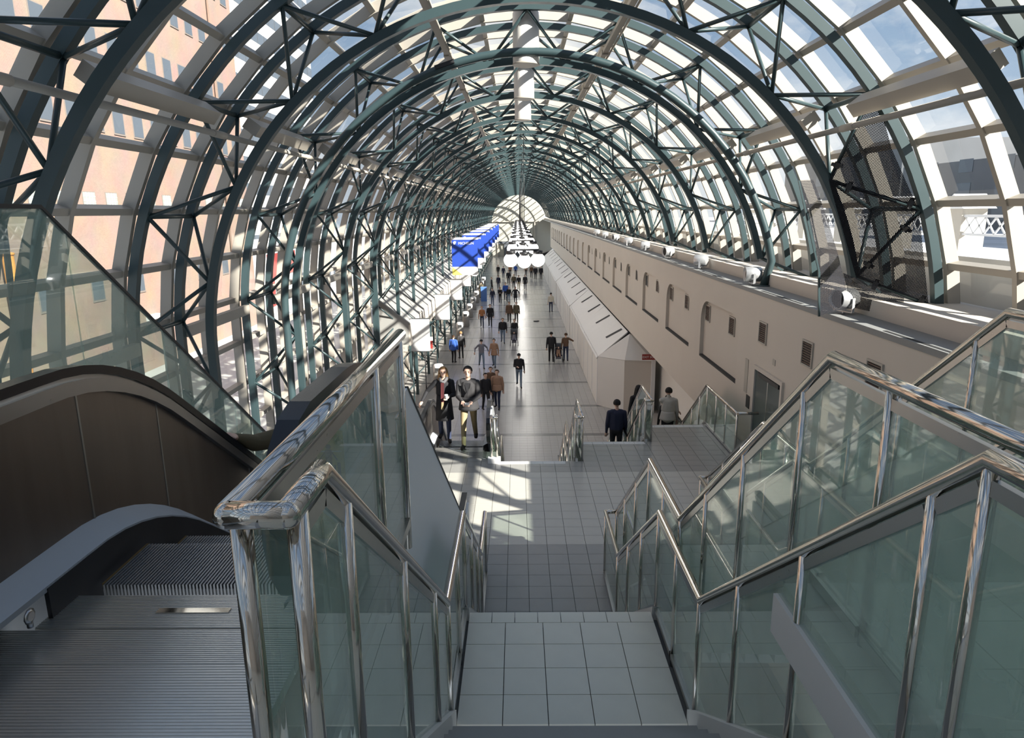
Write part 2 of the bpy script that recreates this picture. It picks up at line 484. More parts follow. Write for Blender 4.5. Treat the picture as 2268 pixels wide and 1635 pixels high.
tiles(lw, -2.93, 4.98, 7.42, 16.0, ZB, bmat, 300, lambda c: (c[1] - 13.2) ** 2 * .3 + abs(c[0] - .6) * 1.2,
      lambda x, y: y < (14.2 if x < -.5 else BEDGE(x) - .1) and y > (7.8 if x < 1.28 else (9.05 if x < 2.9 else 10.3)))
me = MB().box(.003, .232, .003, .16, -.06, .001).mesh('nosing_tile', WHITEP)
for (a, b), ye in zip(LANES, (13.55, 14.75, 15.95)):
    for j in range(int((b - a) / .235)): inst('nosing_tile', me, lw, (a + j * .235, ye - .16, ZB))
lc = structure('floor_landing_c')
MBs = MB()
for i, (a, b) in enumerate(LANES): MBs.box(a - .1, b + .1, 15.75 + 1.2 * i, 17.1 + 1.2 * i, ZC - .25, ZC)
MBs.build('slab', TILE_D, lc)

# ------------------------------------------------------------------ stairs
def flight(name, x0, x1, y0, z0, y1, z1, n):
    st = structure(name)
    dy = (y1 - y0) / n; dz = (z0 - z1) / (n + 0)
    me = MB().box(x0, x1, 0, dy + .02, -dz * 1.6, 0).mesh('step', TILE_D)
    for i in range(n - 1):
        inst('step', me, st, (0, y0 + i * dy, z0 - (i + 1) * dz))
    # sloping white stringers
    for xa in (x0 - .05, x1):
        MB().prism([(xa, y0 - .05, z0 - .35), (xa, y0 - .05, z0 + .08), (xa, y1 + .05, z1 + .08), (xa, y1 + .05, z1 - .35)], (.05, 0, 0)).build('stringer', WHITEP, st)
    return st
for i, (a, b) in enumerate(LANES):
    s = STG * i
    flight('floor_stair', a, b, 1.65 + s, ZT, 4.12 + s, ZA, 11)
    flight('floor_stair', a, b, 5.5 + s, ZA, 7.72 + s, ZB, 10)
    s = 1.2 * i
    flight('floor_stair', a, b, 13.55 + s, ZB, 15.75 + s, ZC, 10)
    flight('floor_stair', a, b, 17.1 + s, ZC, 20.2 + s, 0.0, 14)

# ------------------------------------------------------------------ right wall with arched niches, ledge and sill
wr = structure('wall_right')
m = MB(); XW = 5.0
YN = [15.45 + BAY * n for n in range(0, 20)]
NW, NZ0, NZ1, ND = 3.25, 5.05, 6.62, 0.10
m.box(XW + ND, XW + .42, -12, 107, 3.65, 7.33)
m.box(XW, XW + ND, -3, 107, NZ1, 7.33); m.box(XW, XW + ND, -3, 107, 3.65, NZ0)
m.box(XW, XW + .42, -3, 12.6, 0, 3.65); m.box(XW, XW + .42, 14.15, 17.2, 0, 3.65)
m.box(XW, XW + .42, 12.6, 14.15, 0, 3.9)
prev = -3.0
for y in YN:
    m.box(XW, XW + ND, prev, y, NZ0, NZ1); prev = y + NW
    for c, sgn in ((y + NW, -1), (y, 1)):          # rounded upper corners
        r = .55; pts = [(XW, c, NZ1), (XW, c, NZ1 - r)]
        for q in range(7):
            t = math.pi / 2 * q / 6
            pts.append((XW, c + sgn * (r - r * math.cos(t)), NZ1 - r + r * math.sin(t)))
        m.prism(pts[::1], (ND, 0, 0))
m.box(XW, XW + ND, prev, 107, NZ0, NZ1)
wm = m.build('wall_face', WALLM, wr)
for y in YN:
    MB().box(XW + .004, XW + ND, y, y + NW, NZ0, NZ0 + .045).build('niche_slot', DARKREC, wr)
# lower wall of the passage behind the kiosk
MB().box(6.4, 6.6, 17.2, 107, 0, 3.65).box(5.42, 6.6, 17.1, 17.2, 0, 3.65).box(5.42, 6.6, 17.1, 107, 3.55, 3.64).box(5.42, 7.1, 106.9, 107, 0, 3.64).build('passage_wall', WHITEP, wr)
sl = structure('trim_1')
MB().box(XW - .012, 5.5, -3, 141, 7.25, 7.337).build('ledge_floor', LEDGE, sl)
for a, b in ((-1, 4.6), (7.4, 9.4), (12.2, 14.3), (17.0, 19.0), (21.3, 23.2)):
    MB().box(5.03, 5.085, a, b, 7.30, 7.341).build('ledge_slot', DARKREC, sl)
ms = MB()
ms.prism([(5.5, -3, 7.22), (5.5, -3, 7.60), (6.2, -3, 7.56), (6.85, -3, 7.56), (6.85, -3, 7.0)], (0, 144, 0)).build('sill', WALLM, sl)
# outlets and small plates on the right wall
def plate(y, z, w, h, mat=BEIGE):
    MB().box(XW - .012, XW, y, y + w, z, z + h).build('wall_plate', mat, wr)
plate(13.1, 6.0, .14, .12); plate(14.62, 5.05, .2, .75); plate(14.4, 4.75, .22, .28, BLACK)

def door():
    d = structure('door_1')
    MB().box(XW - .02, XW - .004, 12.66, 14.09, 3.9, 5.72).build('door_glass', DOORG, d)
    MB().box(XW - .05, XW, 12.58, 12.66, 3.9, 5.80).box(XW - .05, XW, 14.09, 14.17, 3.9, 5.80).box(XW - .05, XW, 12.66, 14.09, 5.72, 5.80).build('door_frame', WALLM, d)
    MB().box(XW - .05, XW - .02, 12.75, 13.9, 5.62, 5.70).build('door_closer', BLACK, d)
    MB().box(XW - .022, XW - .019, 13.35, 13.40, 3.9, 5.62).build('door_stile', SATIN, d)
door()

# ------------------------------------------------------------------ enclosing walls
wf = structure('wall_far')
mf = MB()
pts = [(XC + 6.6 * math.cos(R(a)), 141.0, ZV + 6.6 * math.sin(R(a))) for a in range(0, 181, 6)]
mf.prism(pts + [(-6.4, 141, 0), (7.0, 141, 0)], (0, .3, 0)).build('wall_face', ENDW, wf)
MB().box(-5.6, 4.8, 140.6, 140.9, 6.9, 7.05).box(-4.2, -4.0, 140.7, 140.95, 0, 6.9).box(3.3, 3.5, 140.7, 140.95, 0, 6.9).build('mullion', BEIGE, wf)
MB().box(-3.9, 3.2, 140.6, 140.8, 2.6, 3.1).build('header', DARKB, wf)
MB().box(-2.8, -1.0, 140.7, 140.9, 0, 2.5).box(-.6, 1.2, 140.7, 140.9, 0, 2.5).build('doorway', DARKB, wf)
wk = structure('wall_back')
MB().box(-7.5, 7.5, -12.3, -12.0, -1, 14).build('wall_face', WHITEP, wk)

# ------------------------------------------------------------------ vault: trusses
def arc_pt(r, t):
    a = STEP * t
    if a < -90:
        return Vector((-r, 0, -(R(-a - 90)) * 6.17)), Vector((-1, 0, 0))
    return Vector((r * math.sin(R(a)), 0, r * math.cos(R(a)))), Vector((math.sin(R(a)), 0, math.cos(R(a))))
T_FLOOR = -(90 + math.degrees(6.75 / 6.17)) / STEP
def chord_mesh(r, y, t0, t1, name):
    ts = []
    n = 54
    tt = -90 / STEP
    ts = [T_FLOOR, -9, -8, -7, -6] + [tt + (t1 - tt) * i / n for i in range(n + 1)]
    P = []; Nn = []
    for t in ts:
        p, q = arc_pt(r, t); P.append((p.x, y, p.z + ZV)); Nn.append(q)
    return MB().sweep(P, Nn, (0, 1, 0), .125, .135).mesh(name, GREEN)
HW = BAY / 6
CH = [('outer_chord', chord_mesh(RO, -HW, T_FLOOR, 83 / STEP, 'outer_chord')), ('outer_chord', chord_mesh(RO, HW, T_FLOOR, 83 / STEP, 'outer_chord')), ('inner_chord', chord_mesh(RI, 0, T_FLOOR, 77.6 / STEP, 'inner_chord'))]
BR = []
def V3(p, y): return Vector((p.x, y, p.z + ZV))
for j in range(-9, 5):
    for y in (-HW, HW):
        o = V3(arc_pt(RO - .05, j)[0], y)
        for dj in (-.5, .5):
            if j + dj < -9.3: continue
            i = V3(arc_pt(RI + .05, j + dj)[0], 0)
            BR.append(('brace', MB().tube(o, i, .032, 7).mesh('brace', GREEN)))
    BR.append(('cross_tie', MB().tube(V3(arc_pt(RO - .03, j)[0], -HW), V3(arc_pt(RO - .03, j)[0], HW), .04, 7).mesh('cross_tie', GREEN)))
for y in (-HW, HW):
    BR.append(('brace', MB().tube(V3(arc_pt(RI + .05, 4.5)[0], 0), V3(arc_pt(RO - .05, 83 / STEP)[0], y), .032, 7).mesh('brace', GREEN)))
allb = MB()
for nm, me in BR:
    b = len(allb.v); allb.v += [tuple(v.co) for v in me.vertices]
    for p in me.polygons: allb.f.append(tuple(b + i for i in p.vertices)); allb.sm.append(p.use_smooth); allb.mi.append(0)
ALLB = allb.mesh('bracing', GREEN)
NEAR_T = 9
for k in range(KMIN, KMAX + 1):
    n = k - KMIN
    if True:
        lab = {-4: 'green steel arch truss nearest the camera, passing overhead', -3: 'green steel arch truss cut by the top corners of the picture', -2: 'green steel arch truss that carries the dark perforated screen at right',
               -1: 'green steel arch truss holding the nearest white drum at its crown', 0: 'green steel arch truss holding the middle white drum at its crown', 1: 'green steel arch truss holding the smallest, farthest white drum'}.get(k) or ('green steel arch truss, the %s one beyond the last white drum' % ORD[k - 2])
        g = None
    t = thing('arch_truss', lab, 'truss', (XC, YK(k), 0), 'arch trusses of the vault')
    for nm, me in CH: inst(nm, me, t)
    if k <= NEAR_T:
        for nm, me in BR: inst(nm, me, t)
    else:
        inst('bracing', ALLB, t, kind='stuff')

# ------------------------------------------------------------------ vault: glazing bays
DA = STEP / 2
ANG = [DA * i for i in range(9, -11, -1)]             # from right (77.6) over the crown to the left (-86.25)
ROWS = [84.2] + ANG                                   # purlin angles
LEG = [7.17 - 0.955 * i for i in range(1, 8)]         # purlin heights on the straight left wall
def gp(r, a): return (r * math.sin(R(a)), ZV + r * math.cos(R(a)))
NODES = [(gp(RG, a), gp(RG - .19, a)) for a in ROWS] + [((-RG, z), (-RG + .19, z)) for z in LEG] + [((-RG, 0.25), (-RG + .19, 0.25))]
YOFF = [-HW, HW, 3 * HW]
def rafter_mesh(y):
    b = MB(); w = .045
    out = [n[0] for n in NODES]; inn = [n[1] for n in NODES]
    for i in range(len(NODES) - 1):
        q = [(out[i][0], y - w, out[i][1]), (inn[i][0], y - w, inn[i][1]), (inn[i + 1][0], y - w, inn[i + 1][1]), (out[i + 1][0], y - w, out[i + 1][1])]
        b.prism(q, (0, 2 * w, 0))
    return b.mesh('rafter', BEIGE)
RAFT = [rafter_mesh(y) for y in YOFF]
PURL = []
for i, (o, q) in enumerate(NODES):
    # section .13 deep radially, .075 wide
    d = Vector((q[0] - o[0], 0, q[1] - o[1])).normalized(); tdir = Vector((-d.z, 0, d.x))
    big = i < 20 and abs(abs(ROWS[i]) - 51.75) < .1 if i < len(ROWS) else False
    w, dep = (.05, .17)
    p = Vector((o[0], -HW, o[1]))
    pts = [p - tdir * w, p + tdir * w, p + tdir * w + d * dep, p - tdir * w + d * dep]
    PURL.append(MB().prism(pts, (0, BAY, 0)).mesh('purlin', BEIGE))
def pane(i, c):
    a, b = NODES[i][0], NODES[i + 1][0]
    y0 = YOFF[c] + .04; y1 = YOFF[c] + 2 * HW - .04
    dv = Vector((b[0] - a[0], 0, b[1] - a[1])); dn = Vector((dv.z, 0, -dv.x)).normalized() * .012
    p = [Vector((a[0], y0, a[1])) - dn, Vector((b[0], y0, b[1])) - dn, Vector((b[0], y1, b[1])) - dn, Vector((a[0], y1, a[1])) - dn]
    return p
PANES = [[MB().poly(pane(i, c)).mesh('pane', PANE) for i in range(len(NODES) - 1)] for c in range(3)]
allp = MB()
for c in range(3):
    for i in range(len(NODES) - 1): allp.poly(pane(i, c))
ALLP = allp.mesh('panes', PANE)
allf = MB()
for me in RAFT + PURL:
    b = len(allf.v); allf.v += [tuple(v.co) for v in me.vertices]
    for p in me.polygons: allf.f.append(tuple(b + i for i in p.vertices)); allf.sm.append(False); allf.mi.append(0)
ALLF = allf.mesh('glazing_frame', BEIGE)
for k in range(KMIN - 3, KMAX + 1):  # unseen bays behind the camera are added to let in more sky light
    w = structure('window_%d' % (k - KMIN + 4), (XC, YK(k), 0))
    if KMIN <= k <= 4:
        for me in RAFT: inst('rafter', me, w)
        for me in PURL: inst('purlin', me, w)
        for c in range(3):
            for me in PANES[c]: inst('pane', me, w)
    else:
        inst('glazing_frame', ALLF, w, kind='stuff'); inst('panes', ALLP, w, kind='stuff')
# ------------------------------------------------------------------ guards (rails with glass)
def lerp_nodes(nodes, y):
    for (a, b) in zip(nodes, nodes[1:]):
        if a[0] - 1e-6 <= y <= b[0] + 1e-6:
            t = 0 if b[0] == a[0] else (y - a[0]) / (b[0] - a[0])
            return a[1] + (b[1] - a[1]) * t, a[2] + (b[2] - a[2]) * t
    n = nodes[0] if y < nodes[0][0] else nodes[-1]
    return n[1], n[2]
def guard_run(root, x, nodes, posts, rr=.036, pr=.026, glass=True, base=True, near_big=False, side=0, bases=True):
    """one handrail run in the plane X = x; nodes are (y, rail height, floor height)"""
    pts = [(x, y, z) for y, z, _ in nodes]
    MB().path(pts, rr, 12).build('handrail', CHROME, root)
    for y in posts:
        zr, zb = lerp_nodes(nodes, y)
        MB().tube((x, y, zb - .12), (x, y, zr - rr * .4), pr, 12).build('post', CHROME, root)
    ylist = sorted(set([n[0] for n in nodes] + list(posts)))
    ylist = [y for y in ylist if posts[0] <= y <= posts[-1]]
    pl = sorted(posts)
    for a, b in zip(pl, pl[1:]):
        # pane between two posts, following the breaks in slope
        ys = [a + pr] + [n[0] for n in nodes if a + pr < n[0] < b - pr] + [b - pr]
        top = [(x - .006, y, lerp_nodes(nodes, y)[0] - .085) for y in ys]
        bot = [(x - .006, y, lerp_nodes(nodes, y)[1] + .07) for y in ys]
        if glass: MB().prism(bot + top[::-1], (.012, 0, 0)).build('glass_pane', RGLASS, root)
        ch = MB()
        for (p, q) in zip(ys, ys[1:]):
            ch.beam((x, p, lerp_nodes(nodes, p)[0] - .068), (x, q, lerp_nodes(nodes, q)[0] - .068), .022, .045, (0, 0, 1))
        ch.build('glazing_channel', SATIN, root)
        if bases:
            c2 = MB()
            for (p, q) in zip(ys, ys[1:]):
                c2.beam((x, p, lerp_nodes(nodes, p)[1] + .045), (x, q, lerp_nodes(nodes, q)[1] + .045), .05, .05, (0, 0, 1))
            c2.build('base_rail', SATIN, root)
def crossbar(root, pa, pb, r):
    mb = MB().tube(pa, pb, r, 12); mb.sphere(pa, r * 1.0, 12, 8); mb.sphere(pb, r * 1.0, 12, 8)
    mb.build('return_rail', CHROME, root)

# left guard of the first lane: double run joined by a return at the near end
g = thing('glass_guardrail', 'polished steel and glass double guardrail with rounded return, between escalator and near stair', 'railing', (-.58, 1.36, ZT))
NL = [(1.36, 8.37, 7.3), (1.61, 8.37, 7.3), (4.12, 6.45, 5.5), (5.5, 6.45, 5.5), (7.80, 4.85, 3.9), (9.0, 4.85, 3.9)]
guard_run(g, -.50, NL, [1.42, 1.80, 2.62, 3.5, 4.14, 4.85, 5.5, 6.3, 7.1, 7.85, 8.95], .031, .025)
NO = [(1.36, 8.37, 7.3), (3.58, 8.37, 7.3)]
guard_run(g, -.628, NO, [1.42, 2.86, 3.50], .031, .025)
crossbar(g, (-.628, 1.36, 8.37), (-.50, 1.36, 8.37), .031)
MB().tube((-.628, 3.50, 7.98), (-.80, 3.44, 7.98), .028, 10).lathe([(.07, -.012), (.07, .012)], (-.79, 3.44, 7.98), 16, 'x').build('wall_bracket', SATIN, g)

def divider(x0, x1, s, label, near0, near1, ):
    g = thing('glass_guardrail', label, 'railing', (x0, 1.3 + s, ZT))
    n0 = [(near0, 8.37, 7.3), (1.66 + s, 8.37, 7.3), (4.13 + s, 6.45, 5.5), (5.5 + s, 6.45, 5.5), (7.74 + s, 4.85, 3.9), (9.0 + s, 4.85, 3.9)]
    n1 = [(near1, 8.37, 7.3), (2.91 + s, 8.37, 7.3), (5.38 + s, 6.45, 5.5), (6.77 + s, 6.45, 5.5), (9.0 + s, 4.85, 3.9)]
    guard_run(g, x0, n0, [near0 + .05] + [y + s for y in (1.66, 1.87, 2.67, 3.42, 4.14, 4.82, 5.5, 6.25, 7.0, 7.74, 8.95)], .029, .022)
    guard_run(g, x1, n1, [near1 + .05] + [y + s for y in (2.43, 3.16, 3.93, 4.67, 5.38, 6.05, 6.77, 7.5, 8.25, 8.95)], .029, .022)
    crossbar(g, (x0, 9.0 + s, 4.85), (x1, 9.0 + s, 4.85), .029)
    # white kerb wall that carries the divider
    MB().prism([(x0 + .05, near0, ZT), (x0 + .05, 1.66 + s, ZT), (x0 + .05, 4.13 + s, ZA), (x0 + .05, 5.5 + s, ZA), (x0 + .05, 7.74 + s, ZB), (x0 + .05, 9.0 + s, ZB), (x0 + .05, 9.0 + s, ZB - .3), (x0 + .05, 7.7 + s, ZB - .3), (x0 + .05, near0, ZT - .3)][::-1], (x1 - x0 - .1, 0, 0)).build('kerb', WHITEP, g)
divider(1.205, 1.36, 0.0, 'steel and glass stair divider in the right foreground, between the near stair and the next', 0.5, 0.9)
divider(2.86, 2.98, STG, 'steel and glass stair divider rising out at the right edge, behind the foreground divider', 1.8, 2.2)
g = thing('glass_guardrail', 'steel and glass handrail along the right wall beside the far stair lane', 'railing', (4.55, 3, ZT))
s = STG * 2
guard_run(g, 4.56, [(2.6, 8.37, 7.3), (1.66 + s, 8.37, 7.3), (4.13 + s, 6.45, 5.5), (5.5 + s, 6.45, 5.5), (7.74 + s, 4.85, 3.9), (9.2 + s, 4.85, 3.9)], [2.65] + [y + s for y in (1.66, 2.5, 3.3, 4.14, 4.82, 5.5, 6.25, 7.0, 7.74, 9.1)], .028, .021)

# lower flights
def lower(x, s, yn=None):
    a = yn or 13.5 + s
    return [(a, 4.87, 3.9), (13.65 + s, 4.87, 3.9), (15.85 + s, 3.25, 2.3), (17.15 + s, 3.25, 2.3), (20.25 + s, .95, 0), (20.7 + s, .95, 0)]
LP = [13.55, 14.2, 14.9, 15.85, 16.5, 17.15, 17.9, 18.7, 19.5, 20.25]
g = thing('glass_guardrail', 'short steel railing with white foot block left of the lower central stair', 'railing', (-.53, 13.5, ZB))
guard_run(g, -.47, lower(-.47, 0), LP, .027, .021); guard_run(g, -.58, lower(-.58, 0), LP, .027, .021)
crossbar(g, (-.58, 13.5, 4.87), (-.47, 13.5, 4.87), .032); MB().box(-.66, -.40, 13.42, 13.60, 3.9, 4.0).build('foot_block', WHITE, g)
g = thing('glass_guardrail', 'steel railing at the right of the lower central stair, with a square newel', 'railing', (1.22, 13.5, ZB))
guard_run(g, 1.16, lower(1.16, 0), LP, .027, .021); guard_run(g, 1.30, lower(1.3, 1.2, 13.5), [13.55, 14.2] + [y + 1.2 for y in LP[1:]], .027, .021)
crossbar(g, (1.16, 13.5, 4.87), (1.30, 13.5, 4.87), .032)
g = thing('glass_guardrail', 'steel and glass railing in front of the people going down at right', 'railing', (2.88, 14.7, ZB))
guard_run(g, 2.82, lower(2.82, 1.2), [y + 1.2 for y in LP], .027, .021); guard_run(g, 2.96, lower(2.96, 2.4, 14.7), [14.75, 15.4] + [y + 2.4 for y in LP[1:]], .027, .021)
crossbar(g, (2.82, 14.7, 4.87), (2.96, 14.7, 4.87), .032)
g = thing('glass_guardrail', 'steel and glass railing against the beige wall beside the woman in the pale jacket', 'railing', (4.55, 13.6, ZB))
guard_run(g, 4.52, lower(4.52, 2.4, 13.65), [13.7, 14.45, 15.2, 15.95] + [y + 2.4 for y in LP[1:]], .027, .021)
MB().tube((4.52, 13.68, 4.87), (4.95, 13.68, 4.87), .032, 10).build('wall_return', CHROME, g)

# ------------------------------------------------------------------ escalators
def escalator(xc, y0, z0, drop, label, near, lean=False):
    """step band centred on x = xc; comb plate edge at y0, floor height z0, going down along +y"""
    e = thing('escalator', label, 'escalator', (xc, y0, z0))
    TS = .73; run = drop / TS; yE = y0 + .50; yF = yE + run
    # path of the step noses
    def nose(y):
        if y < yE - .35: return z0
        if y < yE + .35:
            t = (y - (yE - .35)) / .7
            return z0 - .35 * t * t * TS
        if y < yF - .2: return z0 - (y - yE) * TS
        return z0 - drop
    nstep = int((run + 1.0) / .4)
    W = .5
    sm = MB(); tread = MB()
    # ribbed step: cleats along y
    for i in range(60):
        x = -W + .015 + i * (2 * W - .03) / 59
        tread.box(x - .0042, x + .0042, 0, .405, -.012, 0)
    tread.box(-W, W, 0, .405, -.03, -.012)
    for i in range(60):
        x = -W + .015 + i * (2 * W - .03) / 59
        tread.box(x - .0042, x + .0042, -.012, 0.0, -.24, 0.0)
    tread.box(-W, W, 0.0, .03, -.24, -.012)
    tme = tread.mesh('step', ALUD)
    lme = MB().box(-W, -W + .012, 0, .405, -.011, .002).mesh('step_edge', OCHRE)
    for i in range(nstep):
        y = y0 + .12 + i * .4
        z = nose(y + .2)
        st = inst('step', tme, e, (0, y - y0, z - z0))
        inst('step_edge', lme, st)
    # landing plates
    L = near
    for nm, a, b, rib in (('comb_plate', -.26, 0.0, .012), ('landing_plate', -.50, -.266, .0125), ('landing_plate', -L, -.506, .0155)):
        pm = MB().box(xc - (1.2 if a < -.3 else .56), xc + (.62 if a < -.3 else .56), y0 + a, y0 + b - .004, z0 - .05, z0 - .004)
        y = y0 + a + .004
        while y < y0 + b - .01:
            pm.box(xc - (1.2 if a < -.3 else .56), xc + (.62 if a < -.3 else .56), y, y + rib * .55, z0 - .004, z0); y += rib
        pm.build(nm, ALU, e)
    MB().box(xc - .10, xc + .22, y0 - .155, y0 - .12, z0, z0 + .004).build('maker_plate', CHROME, e)
    # balustrades
    for sg in (-1, 1):
        xi = xc + sg * .56; xo = xc + sg * .80
        ys = y0 - .33
        if sg < 0: ys = y0 - L - .4
        hz = .985
        def rail_z(y, h):
            yk = yE + .23
            if y < yk - .55: return z0 + h
            if y < yk + .55:
                t = (y - (yk - .55)) / 1.1
                return z0 + h - 1.1 * t * t * .5 * TS
            if y < yF - .3: return z0 + h - (y - yk) * TS
            return max(z0 + h - (y - yk) * TS, z0 - drop + h)
        yy = [ys + (yF + 1.6 - ys) * i / 60 for i in range(61)]
        xr = xc + sg * .67
        # handrail: wide flat rubber band
        P = [(xr, y, rail_z(y, hz)) for y in yy]
        if sg > 0 or True:
            # newel loop at the near end
            loop = []
            for q in range(9):
                t = math.pi * q / 8
                loop.append((xr, ys - .36 * math.sin(t), z0 + hz - .36 + .36 * math.cos(t)))
            loop = loop[::-1][:-1]
            Pn = loop + P
        else: Pn = P
        nr = []
        for i, p in enumerate(Pn):
            a = Vector(Pn[max(0, i - 1)]); b = Vector(Pn[min(len(Pn) - 1, i + 1)]); d = (b - a).normalized()
            nr.append(Vector((0, -d.z, d.y)))
        MB().sweep(Pn, nr, (1, 0, 0), .082, .045).build('handrail', RUBBER, e)
        MB().sweep([tuple(Vector(p) - n * .04) for p, n in zip(Pn, nr)], nr, (1, 0, 0), .05, .04).build('rail_guide', SATIN, e)
        def band(h0f, h1f, xa, xb, nm, mat, ya=None):
            mb = MB(); pts = [y for y in yy if ya is None or y >= ya]
            for a, b in zip(pts, pts[1:]):
                mb.prism([(xa, a, h0f(a)), (xa, a, h1f(a)), (xa, b, h1f(b)), (xa, b, h0f(b))], (xb - xa, 0, 0))
            return mb.build(nm, mat, e)
        deck = lambda y: rail_z(y, .20) if y > y0 - .2 else z0 + .20
        # inner panel in sections
        cuts = [ys, y0 + .37, y0 + 1.07, y0 + 2.3, y0 + 3.4, y0 + 4.6, y0 + 6.0, yF + 1.6]
        for a, b in zip(cuts, cuts[1:]):
            mb = MB(); n = 10
            for i in range(n):
                p = a + .003 + (b - a - .006) * i / n; q = a + .003 + (b - a - .006) * (i + 1) / n
                xa = xc + sg * .655
                mb.prism([(xa, p, deck(p)), (xa, p, rail_z(p, hz - .10)), (xa, q, rail_z(q, hz - .10)), (xa, q, deck(q))], (sg * .03, 0, 0))
            mb.build('balustrade_panel', DARKST, e)
            if b < yF:
                xa = xc + sg * .652
                MB().prism([(xa, b - .006, deck(b)), (xa, b - .006, rail_z(b, hz - .11)), (xa, b + .006, rail_z(b, hz - .11)), (xa, b + .006, deck(b))], (sg * .02, 0, 0)).build('seam_strip', SATIN, e)
        band(lambda y: rail_z(y, hz - .115), lambda y: rail_z(y, hz - .045), xc + sg * .62, xc + sg * .70, 'top_trim', SATIN)
        # deck: sloping grey cover between panel and skirt
        mb = MB()
        for a, b in zip(yy, yy[1:]):
            mb.poly([(xc + sg * .655, a, deck(a) + .02), (xc + sg * .655, b, deck(b) + .02), (xc + sg * .535, b, deck(b) - .05), (xc + sg * .535, a, deck(a) - .05)])
            mb.poly([(xc + sg * .535, a, deck(a) - .05), (xc + sg * .535, b, deck(b) - .05), (xc + sg * .535, b, deck(b) - .075), (xc + sg * .535, a, deck(a) - .075)])
        mb.build('deck_cover', GREYP, e)
        mb = MB()
        for a, b in zip(yy, yy[1:]):
            if a < y0 - .30: continue
            mb.prism([(xi - sg * .03, a, min(z0, nose(a)) - .3), (xi - sg * .03, a, deck(a) - .06), (xi - sg * .03, b, deck(b) - .06), (xi - sg * .03, b, min(z0, nose(b)) - .3)], (sg * .02, 0, 0))
        mb.build('skirt', BLACK, e)
        band(lambda y: rail_z(y, -.55), lambda y: rail_z(y, hz - .14), xc + sg * .70, xc + sg * .73, 'outer_cladding', CLADST)
    return e
esc = escalator(-1.50, 2.83, ZT, 3.4, 'escalator going down at the left foreground, dark steel sides and ribbed landing plates', 1.9)
escalator(-1.33, 14.45, ZB, 3.9, 'lower escalator whose top landing the couple with coffee steps off', .7)
MB().lathe([(.02, 0), (.035, .004), (.02, .012)], (-2.02, 2.5, ZT + .10), 10, 'x').tube((-2.02, 2.5, ZT + .09), (-2.02, 2.5, ZT + .05), .012, 8).build('key_switch', SATIN, esc)
# yellow safety sign on the end cladding of the right balustrade
sg_ = thing('safety_sign', 'yellow escalator safety sign with black pictograms of an adult holding a child', 'sign', (-.78, 2.46, 7.8))
Y0 = 2.46
MB().box(-.90, -.668, Y0, Y0 + .006, 7.76, 8.20).build('sign_plate', YELLOW, sg_)
pic = MB()
def pp(x, z, w, h): pic.box(x - w / 2, x + w / 2, Y0 - .002, Y0, z, z + h)
def disc(x, z, r): pic.prism([(x + r * math.cos(a * math.pi / 5), Y0 - .002, z + r * math.sin(a * math.pi / 5)) for a in range(10)], (0, .002, 0))
disc(-.725, 8.138, .010); pp(-.725, 8.075, .024, .052); pp(-.732, 8.02, .009, .056); pp(-.718, 8.02, .009, .056)
pic.beam((-.735, Y0 - .001, 8.122), (-.762, Y0 - .001, 8.085), .002, .009, (0, 1, 0)); pic.beam((-.715, Y0 - .001, 8.122), (-.692, Y0 - .001, 8.085), .002, .009, (0, 1, 0))
disc(-.778, 8.095, .008); pp(-.778, 8.052, .018, .034); pp(-.783, 8.02, .006, .033); pp(-.773, 8.02, .006, .033)
pp(-.688, 8.02, .012, .055); pp(-.703, 8.02, .006, .045); pp(-.82, 8.02, .014, .05); pp(-.84, 8.02, .008, .05)
pp(-.765, 8.012, .18, .004)
pic.build('pictogram', BLACK, sg_)
MB().box(-.89, -.675, Y0 - .002, Y0, 8.118, 8.122).box(-.70, -.682, Y0 - .003, Y0, 8.008, 8.022).build('sign_line', WHITE, sg_)

# grey inclined cladding wall between the escalator and the stair
gw = thing('cladding_panel', 'broad pale grey inclined side panel between escalator and stair, bright highlight near its foot', 'panel', (-.76, 3.4, ZB))
MB().prism([(-.79, 2.72, ZB), (-.79, 2.72, 7.86), (-.79, 4.42, 7.86), (-.79, 9.98, ZB)], (.045, 0, 0)).build('cladding_sheet', CLADST, gw)
MB().beam((-.768, 4.42, 7.865), (-.768, 9.98, ZB + .005), .06, .015).build('edge_strip', BLACK, gw)
MB().tube((-.80, 3.55, 7.9), (-.74, 3.55, 7.9), .12, 20).build('end_disc', WHITEP, gw)

# tall glass screen on the far side of the escalator
gs = thing('glass_screen', 'tall frameless glass screen with dark sloping top edge left of the escalator', 'screen', (-2.5, 3, ZT))
Xg = -2.6
prof = [(2.0, 9.05), (3.8, 9.04), (6.44, 6.98), (9.2, 4.83)]
def gz(y):
    for (a, b) in zip(prof, prof[1:]):
        if a[0] <= y <= b[0]: return a[1] + (b[1] - a[1]) * (y - a[0]) / (b[0] - a[0])
def gb(y): return ZT + .3 if y < 3.6 else ZT + .3 - (y - 3.6) * .6
cut = [2.0, 3.25, 3.98, 4.9, 6.0, 7.2, 8.2, 9.2]
for a, b in zip(cut, cut[1:]):
    ys = [a + .004] + [p[0] for p in prof if a < p[0] < b] + [b - .004]
    MB().prism([(Xg, y, gb(y)) for y in ys] + [(Xg, y, gz(y)) for y in ys[::-1]], (.014, 0, 0)).build('glass_pane', RGLASS, gs)
MB().sweep([(Xg + .007, y, z + .01) for y, z in prof], [(0, 0, 1)] * 4, (1, 0, 0), .028, .022).build('top_trim', BLACK, gs)

# upper floor beside the escalator
uf = structure('floor_escalator_landing')
MB().box(-2.9, -2.7, -3, 4.0, ZT - .3, ZT).box(-.88, -.66, -3, 1.55, ZT - .25, ZT).build('slab', ALUD, uf)
